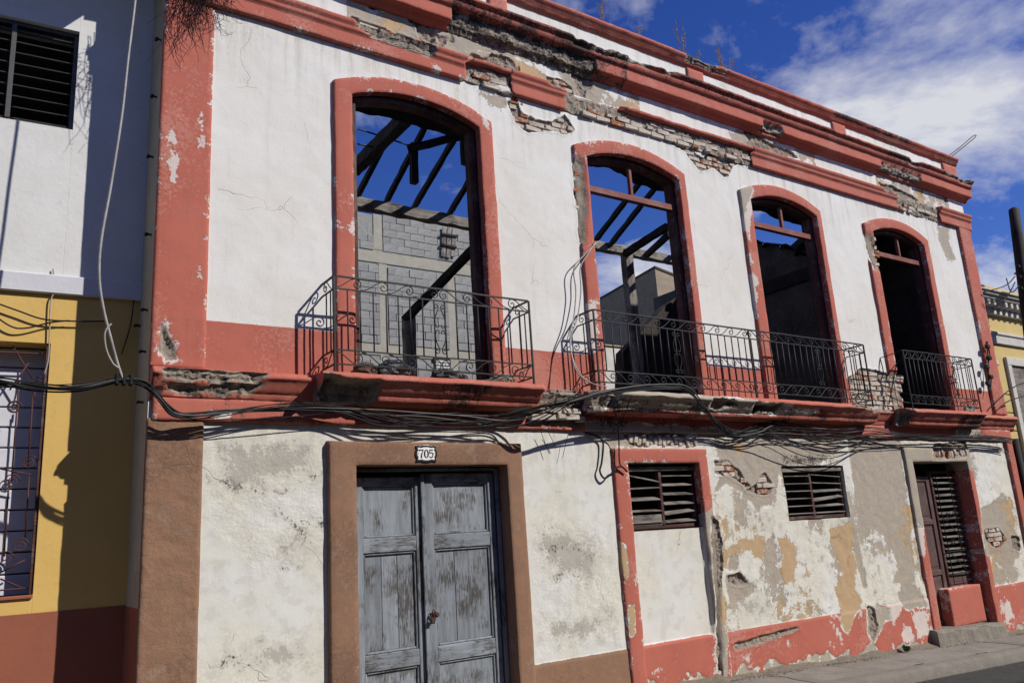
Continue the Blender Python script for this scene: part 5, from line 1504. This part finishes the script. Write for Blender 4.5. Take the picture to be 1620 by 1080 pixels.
for row, z in enumerate(np.arange(lb[1] + .1 - 1.218, ztop + .03, .203)):
    if tb[0] - .07 < z < tb[1] + .07 or lb[0] - .07 < z < lb[1] + .07: continue
    if z > tb[1]:
        for u in upper:
            if z > P(575, 358, YW)[1] - .1 and u[0] < c1[0] - .2: continue
            lay(z, u[0], u[1], row)
    else:
        for u in bays: lay(z, u[0], u[1], row)
if rest.V:
    o = rest.build('block', M['block'], bwall); tag(o, kind='stuff')
# vent grille low in the block wall and the old plank ladder nailed to its top
v0 = P(690, 572, YW); v1 = P(707, 592, YW)
mobj('vent_frame', *cbox(v0[0] - .1, v1[0] + .1, YW - .05, YW - .02, v1[1] - .1, v0[1] + .1, .01), M['black'], bwall)
for i in range(5):
    zz = v1[1] + (v0[1] - v1[1]) * i / 4
    mobj('vent_slat', *cbox(v0[0] - .05, v1[0] + .05, YW - .08, YW - .045, zz - .03, zz + .03, .008), M['rtrim'], bwall)
lad = thing('plank_ladder', 'short weathered plank ladder nailed high on the block wall', 'ladder', (P(709, 380, YW - .1)[0], YW - .1, P(709, 405, YW)[1]))
for (a, b_, c, d) in ((703, 360, 701, 406), (711, 360, 709, 408), (719, 361, 716, 406)):
    beam('plank', P3(a, b_, YW - .08), P3(c, d, YW - .08), .13, .03, M['grey_wood'], lad)
for (a, b_, c, d) in ((698, 370, 724, 374), (698, 386, 722, 392)):
    beam('rung', P3(a, b_, YW - .12), P3(c, d, YW - .12), .06, .06, M['char'], lad)

# ------------------------------------------------------------------ rear house seen through the second window
YR = 9.0
rx, rz = P(1036, 424, YR)
rear = thing('rear_house', 'plain rear house with a sunlit ochre front and a dark flank, behind the empty windows', 'house', (rx + 3, YR, -.5))
V = [(rx, YR, -.5), (rx + 6, YR, -.5), (rx + 6, YR, rz - 1.1), (rx, YR, rz), (rx, YR + 9, -.5), (rx + 6, YR + 9, -.5), (rx + 6, YR + 9, rz - 2.1), (rx, YR + 9, rz - .9)]
mobj('wall', V, [(0, 1, 2, 3), (5, 4, 7, 6), (4, 0, 3, 7), (1, 5, 6, 2)], M['rear'], rear)
mobj('roof', [(rx - .02, YR - .03, rz), (rx + 6.1, YR - .03, rz - 1.1), (rx + 6.1, YR + 9, rz - 2.1), (rx - .02, YR + 9, rz - .9)] + [(rx - .02, YR - .03, rz + .06), (rx + 6.1, YR - .03, rz - 1.04), (rx + 6.1, YR + 9, rz - 2.04), (rx - .02, YR + 9, rz - .84)],
     [(0, 1, 2, 3), (7, 6, 5, 4), (0, 4, 5, 1), (1, 5, 6, 2), (2, 6, 7, 3), (3, 7, 4, 0)], M['tile'], rear)
wx0, wz = P(938, 546, 6.0); wx1, wz2 = P(1012, 546, 6.0)
cw = thing('courtyard_wall', 'low whitewashed courtyard wall behind the second window', 'wall', ((wx0 + wx1) / 2, 6, 0))
mobj('wall', *cbox(wx0 - 1.5, wx1 + .6, 6.0, 6.25, -.4, wz, .02), M['rear_wh'], cw)
mobj('coping', *cbox(wx0 - 1.5, wx1 + .6, 5.97, 6.28, wz, wz + .05, .015), M['rear'], cw)

# ------------------------------------------------------------------ white and yellow neighbour on the street corner side
KY = .07
def NB(px_, py_, dy=0.0):
    d = ray(px_, py_)
    # y = .55 + dy + KY*(1.24 - x)
    t = (.55 + dy + KY * 1.24 - CAM[1]) / (d[1] + KY * d[0])
    return np.array([d[0] * t, CAM[1] + d[1] * t, CAM[2] + d[2] * t])
nbh = thing('corner_neighbour_house', 'neighbouring house, white above and mustard yellow below, with louvred and grilled windows', 'house', (-2.0, .75, 0))
ang = math.atan(KY)
NW = Matrix.Translation((1.24, .55, 0)) @ Matrix.Rotation(-ang, 4, 'Z')     # local: x along the wall (negative to the street end), y into it
def loc(px_, py_, dy=0.0):
    v = NW.inverted() @ Vector(NB(px_, py_, dy)); return v.x, v.z
uwL, uwR = loc(123, 52)[0] - 1.15, loc(121, 120)[0]
uzT, uzB = loc(122, 50)[1], loc(112, 205)[1]
lwR = loc(66, 740)[0]; lwL = lwR - 1.25
lzT, lzB = loc(74, 543)[1], loc(50, 940)[1]
zled = (loc(0, 459)[1] + loc(210, 476)[1]) / 2; zled2 = (loc(0, 430)[1] + loc(210, 446)[1]) / 2; zpl = (loc(0, 973)[1] + loc(200, 958)[1]) / 2
def nwall(name, x0, x1, z0, z1, mat, ops=(), y=0.0):
    """wall strip with rectangular openings, as boxes butted round them"""
    b = MB(); xs_ = x0
    for (a, c, d, e) in sorted(ops):
        b.box(xs_, a, y, y + .3, z0, z1, .002)
        b.box(a, c, y, y + .3, z0, d, .002); b.box(a, c, y, y + .3, e, z1, .002); xs_ = c
    b.box(xs_, x1, y, y + .3, z0, z1, .002)
    return b.build(name, mat, nbh, False, NW)
nwall('upper_wall', -7, .02, zled2, 8.4, M['nwhite'], [(uwL, uwR, uzB, uzT)])
nwall('lower_wall', -7, .02, zpl, zled, M['nyellow'], [(lwL, lwR, lzB, lzT)], .006)
nwall('plinth', -7, .02, -.6, zpl, M['nplinth'], (), .0)
mobj('ledge', *cbox(-7, .02, -.035, .3, zled, zled2, .008), M['nledge'], nbh, None, False, NW)
zev = loc(155, 66)[1] + .86 * 1.05
mobj('eave', *cbox(-7, -.02, -.86, .3, zev, zev + .18, .01), M['nwhite'], nbh, None, False, NW)
# upper louvred window
lv = MB(); t = .035
lv.box(uwL, uwL + t, .05, .12, uzB, uzT); lv.box(uwR - t, uwR, .05, .12, uzB, uzT); lv.box(uwL + t, uwR - t, .05, .12, uzT - t, uzT); lv.box(uwL + t, uwR - t, .05, .12, uzB, uzB + t)
mx_ = loc(18, 100)[0]; lv.box(mx_ - .02, mx_ + .02, .035, .06, uzB + t, uzT - t)
uw = lv.build('louvre_window', M['alu'], nbh, False, NW)
uw["label"] = 'dark metal louvred window in the white upper wall'
for i in range(9):
    z = uzB + .07 + (uzT - uzB - .14) * i / 8
    V, F = cbox(uwL + t, uwR - t, -.05, .05, -.004, .004, .002)
    mobj('slat', V, F, M['alu'], uw, None, False, NW @ Matrix.Translation((0, .11, z)) @ Matrix.Rotation(.42, 4, 'X'))
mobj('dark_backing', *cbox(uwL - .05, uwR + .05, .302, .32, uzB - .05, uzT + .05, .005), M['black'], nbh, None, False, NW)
# lower window: boards deep in the reveal, red iron grille in front
bd = MB()
lw = mobj('window_frame', *cbox(lwR - .03, lwR - .002, .02, .21, lzB, lzT, .004), M['maroon'], nbh, None, False, NW)
lw["label"] = 'deep window of white boards behind a red iron grille'
nb_b = 12
for i in range(nb_b):
    z0 = lzB + (lzT - lzB) * i / nb_b; z1 = lzB + (lzT - lzB) * (i + 1) / nb_b - .012
    mobj('board', *cbox(lwL, lwR, .205 + .004 * (i % 2), .23, z0, z1, .006), M['shutter'], lw, None, False, NW)
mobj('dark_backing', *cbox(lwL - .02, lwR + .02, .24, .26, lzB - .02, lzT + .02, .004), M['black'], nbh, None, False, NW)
mobj('window_sill', *cbox(lwL, lwR, -.015, .30, lzB - .03, lzB, .006), M['nplinth'], nbh, None, False, NW)
gr = MB()
def L3(px_, py_, dy): x, z = loc(px_, py_); return (x, dy, z)
for pa in ([(20, 545), (52, 598)], [(45, 572), (15, 615)], [(52, 625), (44, 740)], [(30, 600), (18, 760)], [(55, 618), (54, 630)], [(46, 752), (40, 850)], [(14, 760), (6, 880)], [(0, 740), (50, 750)], [(0, 905), (40, 885)], [(0, 915), (36, 930)]):
    gr.tube([L3(a, b_, .05) for a, b_ in pa], .007, 5)
def spiral(px_, py_, r, turns=2.0, sg=1):
    x, z = loc(px_, py_)
    return [(x + r * (1 - t / (turns * 7)) * math.cos(sg * t), .045, z + r * (1 - t / (turns * 7)) * math.sin(sg * t)) for t in [i * .42 for i in range(int(turns * 15))]]
for c in ((22, 643), (46, 730), (18, 760), (32, 862), (8, 883), (60, 605)): gr.tube(spiral(*c, .06), .006, 4)
for x_ in np.arange(lwL + .1, loc(0, 700)[0] - .05, .16): gr.tube([(x_, .05, lzB), (x_, .05, lzT)], .007, 5)
for z_ in (lzB + .05, lzT - .08): gr.tube([(lwL, .05, z_), (lwR - .04, .05, z_)], .007, 5)
gr.build('iron_grille', M['grille'], lw, True, NW)

# ------------------------------------------------------------------ pale yellow house on the far side
YY = .35
yh = thing('yellow_house', 'pale yellow house with white cornice and rusticated wall beyond the red corner', 'house', (19.5, YY, -.6))
x0, x1 = 15.36, 30.0
z_top = P(1580, 455, YY)[1]; zc1 = P(1580, 472, YY)[1]; zc0 = P(1580, 500, YY)[1]; zw1 = P(1590, 530, YY)[1]; zw0 = P(1590, 547, YY)[1]
wb = MB(); wb.box(x0, x1, YY + .02, YY + .5, -.8, z_top, .01); wb.build('wall', M['ryellow'], yh)
jz = [P(1590, q, YY)[1] for q in (547, 624, 652.5, 681, 709)]
d_ = jz[3] - jz[4]
while jz[-1] > 0: jz.append(jz[-1] - d_)
wx = P(1601, 640, YY)[0]
for a, b_ in zip(jz[:-1], jz[1:]):
    mobj('rusticated_course', *cbox(x0 + .01, x1 - .01, YY - .012, YY + .03, b_ + .008, a - .008, .008), M['ryellow'], yh)
mobj('string_course', *cbox(x0, x1, YY - .06, YY + .03, zw0, zw1, .012), M['rtrim'], yh)
mobj('string_course', *cbox(x0, x1, YY - .085, YY + .03, zw1 - .05, zw1 + .012, .012), M['rtrim'], yh)
cnn = MB(); hgt = zc1 - zc0
for k, (p0, p1, yy) in enumerate(((.0, .22, -.06), (.22, .62, -.05), (.62, .78, -.22), (.78, .92, -.27), (.92, 1.0, -.31))):
    cnn.box(x0, x1, YY + yy, YY + .03, zc0 + hgt * p0, zc0 + hgt * p1 - .002, .006)
cn_ = cnn.build('cornice', M['rtrim'], yh)
md = mdata('modillion', *cbox(-.045, .045, YY - .20, YY - .05, zc0 + hgt * .30, zc0 + hgt * .62, .01), M['rtrim'])
for i in range(28): inst('modillion', md, cn_, Matrix.Translation((x0 + .12 + i * .22, 0, 0)))
# its window surround, mostly hidden by the pole
wf = MB(); wt = P(1604, 580, YY)[1]; wb_ = P(1612, 690, YY)[1]
wf.box(wx, wx + .16, YY - .07, YY + .02, wb_ - .8, wt, .01); wf.box(wx, wx + 1.4, YY - .07, YY + .02, wt, wt + .16, .01); wf.box(wx + 1.24, wx + 1.4, YY - .07, YY + .02, wb_ - .8, wt, .01)
wfo = wf.build('window_surround', M['rtrim'], yh)
mobj('shutter', *cbox(wx + .16, wx + 1.24, YY - .03, YY + .01, wb_ - .8, wt, .01), M['slat'], yh)
MB().tube([(15.345, -.06, -.5), (15.345, -.06, 1.2), (15.345, -.06, 2.72)], .062, 10).build('downpipe', M['black'], house, True)
lamp = thing('wall_lamp', 'small white floodlight on the yellow house by the red corner', 'lamp', P3(1570, 578, .2))
lz = P3(1571, 576, .15)
b = MB(); b.box(lz[0] - .09, lz[0] + .07, lz[1] - .08, lz[1] + .02, lz[2] - .03, lz[2] + .06, .012); b.build('lamp_head', M['rtrim'], lamp)
b = MB(); b.tube([(lz[0], lz[1] + .02, lz[2]), (lz[0], YY, lz[2] - .02)], .015, 5); b.build('arm', M['black'], lamp)

# ------------------------------------------------------------------ utility pole
YP = -.22
pt = Vector(P3(1604, 332, YP)); pb = Vector(P3(1652, 700, YP)); dr = (pb - pt).normalized()
base = pt + dr * ((pt.z + .75) / -dr.z)
up = thing('utility_pole', 'black tarred timber utility pole leaning by the kerb', 'pole', tuple(base))
n = 12; pts = [base + (pt - base) * i / n for i in range(n + 1)]
pv, pf_ = tube(pts + [pt + (pt - base).normalized() * .05], [.14 - .045 * i / n for i in range(n + 1)] + [.03], 10)
mobj('shaft', pv, pf_, M['pole'], up, None, True)
def on_pole(py_): 
    t = (py_ - 332) / (700 - 332); return pt + (pb - pt) * t
for py_ in (430, 447, 466):
    c = on_pole(py_); b = MB(); b.tube([c + Vector((-.15, 0, 0)), c + Vector((.15, 0, 0))], .012, 5); b.box(c.x - .16, c.x - .10, c.y - .03, c.y + .03, c.z - .03, c.z + .03, .008)
    b.build('insulator_pin', M['iron'], up)
c = on_pole(438); b = MB(); b.tube([c + Vector((math.cos(a) * .125, math.sin(a) * .125, 0)) for a in [i * math.pi / 6 for i in range(13)]], .012, 5); b.build('clamp', M['iron'], up)

# ------------------------------------------------------------------ cables
def cable(name, pts, r, mat, label, cat='cable', group=None, n=6, sides=6):
    o = MB().tube(smooth_path(pts, n), r, sides).build(name, mat, None, True)
    return tag(o, label, cat, group)
MAIN = [(-40, 604, -.02), (0, 604, -.10), (60, 612, -.14), (130, 612, -.16), (190, 600, -.16), (226, 606, -.17), (250, 630, -.18), (276, 656, -.15), (310, 660, -.14), (360, 652, -.13), (420, 646, -.12), (480, 644, -.12), (540, 648, -.14),
        (600, 660, -.15), (660, 666, -.15), (740, 668, -.15), (800, 668, -.16), (850, 655, -.30), (900, 636, -.46), (950, 622, -.47), (1000, 614, -.47), (1060, 612, -.46), (1090, 618, -.45), (1116, 650, -.30), (1140, 676, -.14), (1162, 688, -.10),
        (1200, 682, -.11), (1230, 676, -.11), (1280, 686, -.11), (1330, 692, -.11), (1380, 686, -.12), (1440, 690, -.12), (1500, 693, -.12), (1560, 694, -.14), (1600, 698, -.14)]
crg = random.Random(31)
WHERE = ['thick black cable leading the bundle along the front of the empty house', 'grey sheathed cable of the bundle along the front', 'black cable sagging lowest over the double door', 'thin black cable crossing above the house number',
         'thin grey cable twisted into the bundle along the front', 'black cable topmost in the bundle under the ledge', 'slack black cable looping under the bundle by the louvred windows', 'thin black wire straying from the bundle']
WHERE += ['thin black wire zigzagging above the other cables over the double door', 'thin black wire hugging the red band under the ledge', 'thin grey wire hanging loose below the bundle at the louvred windows', 'fine black wire crossing the bundle from the corner pilaster']
for k in range(12):
    pts = []
    ph = crg.uniform(0, 6)
    for i, (a, b_, y) in enumerate(MAIN):
        sp = 9.0 if 540 < a < 860 else (8.0 if 1170 < a < 1400 else (5.0 if a < 190 or 290 < a < 540 else 3.0))
        dy = sp * math.sin(ph + i * (.7 + .13 * (k % 5)) + k) + ((k % 8) - 3.5) * .5 * (sp / 2.4)
        if k == 2 and 600 < a < 860: dy += 8
        if k in (6, 10) and 1190 < a < 1400: dy += 26 * math.sin((a - 1190) / 210 * math.pi)
        if k == 7 and 260 < a < 520: dy += 10 * math.sin((a - 260) / 260 * math.pi)
        pts.append(P3(a + crg.uniform(-4, 4), b_ + dy, y - .008 * ((k * 3) % 5) + crg.uniform(-.008, .008)))
    cable('cable', pts, (.010, .008, .007, .005, .006, .007, .007, .0045, .004, .005, .004, .0035)[k], M['cable_grey' if k in (1, 4, 10) else 'cable'], WHERE[k], 'cable', 'cables bundled along the front', 5)
# hanging lead by the cream flank
cable('drop_cable', [P3(218, -60, -.30), P3(214, 0, -.30), P3(203, 90, -.29), P3(193, 180, -.28), P3(176, 290, -.26), P3(160, 380, -.25), P3(157, 440, -.24), P3(164, 490, -.23), P3(174, 530, -.22), P3(186, 575, -.20), P3(196, 604, -.18)], .011, M['cable_drop'], 'grey drop cable hanging in front of the cream flank', 'cable')
cable('tie_wire', [P3(176, 512, -.24), P3(166, 526, -.24), P3(168, 552, -.23), P3(178, 574, -.22), P3(188, 582, -.21)], .008, M['cable_white'], 'short whitish wire loop tied to the drop cable', 'wire')
sp = MB(); c = Vector(P3(196, 600, -.17))
for dx in (-.05, .0, .05): sp.box(c.x + dx - .016, c.x + dx + .016, c.y - .03, c.y + .03, c.z - .05, c.z + .045, .01)
tag(sp.build('cable_splice', M['cable']), 'black splice clamp where the drop cable meets the bundle', 'clamp')
for k, (pts, lb_) in enumerate([([(-20, 474), (30, 492), (70, 505), (120, 508), (172, 508)], 'upper thin black wire across the yellow wall'), ([(-20, 490), (15, 515), (40, 519), (80, 510), (110, 507)], 'sagging thin black wire on the yellow wall over the grilled window')]):
    cable('wire', [tuple(NB(a, b_, -.04)) for a, b_ in pts], .007, M['cable'], lb_, 'wire', None, 6, 5)
cable('wire', [tuple(NB(a, b_, -.02)) for a, b_ in ((84, 425), (86, 460), (80, 478), (78, 540), (76, 570), (70, 592))], .006, M['cable_white'], 'dirty white wire down beside the grilled window', 'wire', None, 5, 5)
cable('wire', [tuple(NB(a, b_, -.02)) for a, b_ in ((212, 445), (211, 480), (205, 520), (192, 560))], .005, M['cable'], 'thin dark wire beside the cream flank', 'wire', None, 5, 5)
# pale twin cable climbing the broken jamb of the second window
for k, (off, lb_) in enumerate(((0, 'pale cable looping down the broken jamb of the second window'), (10, 'second pale cable closer to the broken jamb of the second window'))):
    cable('jamb_cable', [P3(946 - off * .3, 382, -.07), P3(926 + off * .4, 402, -.08), P3(908 + off, 424, -.09), P3(911 + off * .8, 460, -.10), P3(908 + off * .6, 500, -.12), P3(902 + off * .2, 530, -.16), P3(904, 560, -.2), P3(914 + off * .3, 590, -.28), P3(936, 606, -.36), P3(960, 612, -.42)], .0075, M['cable_white'], lb_, 'cable', None, 6)
cable('tie_wire', [P3(970, 640, -.36), P3(976, 664, -.2), P3(979, 690, -.09), P3(980, 730, -.075), P3(986, 740, -.07)], .008, M['cable'], 'black lead dropping to the corner of the first louvred window', 'wire')
cable('tie_wire', [P3(999, 626, -.42), P3(990, 650, -.3), P3(980, 672, -.14), P3(979, 680, -.1)], .004, M['cable'], 'thin tie wire slanting from the long ledge', 'wire')
cable('service_cable', [P3(926, 684, -.05), P3(945, 690, -.04), P3(954, 700, -.04), P3(952, 730, -.04), P3(949, 745, -.045), P3(956, 756, -.05), P3(966, 750, -.07), P3(974, 740, -.08), P3(984, 738, -.08), P3(992, 746, -.07)], .011, M['cable'], 'black service cable looping on white plaster beside the red louvre surround', 'cable')
for k, (a, b_, c_, d_2) in enumerate(((856, 684, 869, 718), (868, 684, 880, 708), (898, 688, 890, 724))):
    cable('loose_wire', [P3(a, b_, -.06), P3((a + c_) / 2, (b_ + d_2) / 2, -.05), P3(c_, d_2, -.05)], .003, M['cable'], ['longest loose wire end hanging over white plaster right of the brown surround', 'shorter loose wire end hanging next to the longest', 'lone loose wire end hanging toward the red surround'][k], 'wire', None, 3, 4)
# wires from the pole to the red corner, and along the right pilaster
for k, (p0, p1, p2, lb_) in enumerate([((1606, 437), (1590, 452), (1556, 462), 'upper sagging wire from the pole to the red corner'), ((1606, 446), (1588, 475), (1558, 476), 'lower sagging wire from the pole to the red corner'), ((1612, 452), (1600, 462), (1592, 440), 'short loop of wire at the pole clamp')]):
    cable('wire', [P3(*p0, -.34), P3(*p1, -.25), P3(*p2, -.09)], .010, M['cable'], lb_, 'wire')
for k, (ps, lb_) in enumerate([([(1560, 540), (1566, 560), (1562, 585), (1568, 600), (1566, 620)], 'black bracket wire hanging on the red corner pilaster'), ([(1572, 640), (1590, 622), (1612, 608), (1640, 600)], 'upper black wire between red corner and pole'), ([(1574, 652), (1592, 636), (1614, 628), (1640, 622)], 'lower black wire between red corner and pole')]):
    cable('wire', [P3(a, b_, -.10 - .03 * (k > 0) * i) for i, (a, b_) in enumerate(ps)], .010, M['cable'], lb_, 'wire')
cbk = thing('cable_bracket', 'black insulator bracket on the red corner pilaster', 'bracket', P3(1564, 606, -.06))
MB().tube([P3(1562, 540, -.075), P3(1565, 612, -.075)], .012, 5).build('strap', M['black'], cbk)
for (a, b_) in ((1562, 548), (1565, 566), (1561, 580), (1567, 596), (1563, 606)):
    q_ = P3(a, b_, -.11); bb = MB(); bb.box(q_[0] - .05, q_[0] + .05, q_[1] - .03, q_[1] + .03, q_[2] - .035, q_[2] + .035, .01)
    bb.build('insulator', M['black'], cbk)

# ------------------------------------------------------------------ plants
def weed(base_, h, nst, seed, label, lean=.1):
    rg = random.Random(seed)
    root = thing('dry_weed', label, 'weed', base_, 'dry weeds on the parapet')
    b = MB(); s = MB()
    for i in range(nst):
        x, y, z = base_; hh = h * rg.uniform(.55, 1.0); lx = rg.uniform(-lean, lean) * .9; ly = rg.uniform(-lean, lean)
        pts = [(x + rg.uniform(-.05, .05), y + rg.uniform(-.04, .04), z - .03)]
        for k in range(1, 6): t = k / 5; pts.append((pts[0][0] + lx * t * t + rg.uniform(-.008, .008), pts[0][1] + ly * t * t, z + hh * t))
        b.tube(pts, .0035, 3)
        for k in range(34):
            t = rg.uniform(.3, 1.0); j = min(4, int(t * 5)); f = t * 5 - j
            p = Vector(pts[j]).lerp(Vector(pts[min(j + 1, 5)]), f)
            d = Vector((rg.uniform(-1, 1), rg.uniform(-1, 1), rg.uniform(-.1, 1.2))).normalized() * rg.uniform(.02, .045)
            w = Vector((rg.uniform(-1, 1), rg.uniform(-1, 1), 0)) * .006
            s.add([p, p + d * .5 + w, p + d, p + d * .5 - w], [(0, 1, 2, 3)])
    b.build('stem', M['straw'], root); s.build('seed_head', M['straw'], root)
zc_ = 8.05
for i, (a, h, ns, lb_) in enumerate([(957, .62, 5, 'tall dry weed standing left of the others on the parapet'), (1008, .34, 4, 'short dry weed between two taller ones on the parapet'), (1078, .75, 6, 'tallest dry weed on the parapet beside the parapet pilaster'),
                                     (1098, .36, 3, 'sparse dry weed leaning by the tallest one'), (1136, .66, 6, 'dry weed with broad seed heads on the mouldy coping'), (1147, .42, 4, 'smaller dry weed next to the broad-headed one'), (1178, .26, 2, 'tiny dry weed alone on the coping')]):
    x_ = P(a, 60, .1)[0]
    weed((x_, .10, zc_), h, ns, 40 + i, lb_)
# dead roots hanging from the top of the corner pilaster
hr = thing('hanging_roots', 'tangle of dead plant roots hanging over the red corner pilaster', 'plant', (1.5, -.15, 6.8))
rg = random.Random(9); b = MB()
for i in range(130):
    x = rg.uniform(1.22, 1.80); y = -.05 - rg.random() ** 2 * .22; z = 6.62 + rg.uniform(-.1, .45)
    L = rg.uniform(.15, .75) * (1.0 if x < 1.62 else .45); bend = rg.uniform(-.2, .2)
    pts = []
    for k in range(8):
        t = k / 7
        pts.append((x + bend * t * t + .03 * math.sin(t * 5 + i), min(y + rg.uniform(-.01, .01) - .05 * math.sin(t * 3), -.035), z - L * t + .08 * t * t * rg.random()))
    b.tube(pts, [.0035 - .002 * k / 7 for k in range(8)], 3)
b.build('root_strands', M['twig'], hr)
b = MB()
for i in range(420):
    x = rg.uniform(1.24, 1.80); z = 6.60 + rg.uniform(-.08, .4) ; y = -.06 - rg.random() * .22
    d = Vector((rg.uniform(-1, 1), rg.uniform(-.6, .6), rg.uniform(-1.4, .5))).normalized() * rg.uniform(.05, .12); w = Vector((rg.uniform(-1, 1), 0, rg.uniform(-1, 1))) * .005
    p = Vector((x, y, z)); b.add([p, p + d * .5 + w, p + d, p + d * .5 - w], [(0, 1, 2, 3)])
b.build('dead_leaves', M['twig'], hr)
# a small green weed at the foot of the wall
wx_, wz_ = P(1431, 1024, -.10)
gw = thing('green_weed', 'small green weed growing at the foot of the wall', 'weed', (wx_, -.12, ground_z(wx_)))
b = MB()
for i in range(26):
    a = rg.uniform(0, 6.28); L = rg.uniform(.05, .12); p = Vector((wx_ + rg.uniform(-.03, .03), -.12 + rg.uniform(-.03, .02), ground_z(wx_) + .0))
    d = Vector((math.cos(a) * .6, math.sin(a) * .5, 1.0)).normalized() * L; w = Vector((-math.sin(a), math.cos(a), 0)) * .022
    b.add([p, p + d * .6 + w, p + d, p + d * .6 - w], [(0, 1, 2, 3)])
b.build('leaves', M['leaf'], gw)
MB().tube([(wx_, -.12, ground_z(wx_) - .03), (wx_ + .01, -.12, ground_z(wx_) + .05)], .006, 4).build('stem', M['leaf'], gw)

# ------------------------------------------------------------------ the other side of the street, behind the viewer: its shadow lies on the road
def terrace(x0, x1, top, mat, label, seed):
    y1 = -10.2
    t = thing('terrace_house', label, 'house', ((x0 + x1) / 2, y1 - 3, ground_z(x0) - .2))
    zg = ground_z((x0 + x1) / 2) - .6
    mobj('wall', *cbox(x0, x1, y1 - 7, y1, zg, top - .25, .02), mat, t)
    mobj('cornice', *cbox(x0, x1, y1 + .002, y1 + .22, top - .55, top - .27, .03), M['rtrim'], t)
    mobj('parapet', *cbox(x0, x1, y1 - .25, y1 + .05, top - .25, top, .02), mat, t)
    n = max(2, int((x1 - x0) / 2.6))
    for i in range(n):
        c = x0 + (x1 - x0) * (i + .5) / n
        for z0, h in ((zg + .7, 2.4), (zg + 4.4, 2.3)):
            f = mobj('window', *cbox(c - .6, c + .6, y1 + .002, y1 + .06, z0, z0 + h, .01), M['rtrim'], t)
            mobj('shutter', *cbox(c - .5, c + .5, y1 + .062, y1 + .09, z0 + .1, z0 + h - .1, .01), M['door'], f)
terrace(-16, -4.02, 8.1, M['ryellow'], 'pale yellow terrace house across the street behind the viewer', 1)
terrace(-4, 9.98, 8.35, M['rear'], 'brown rendered terrace house across the street facing the ruin', 2)
terrace(10, 24, 8.2, M['nledge'], 'bluish white terrace house across the street down the slope', 3)
terrace(24.02, 40, 8.0, M['nyellow'], 'mustard terrace house across the street at the bottom of the slope', 4)
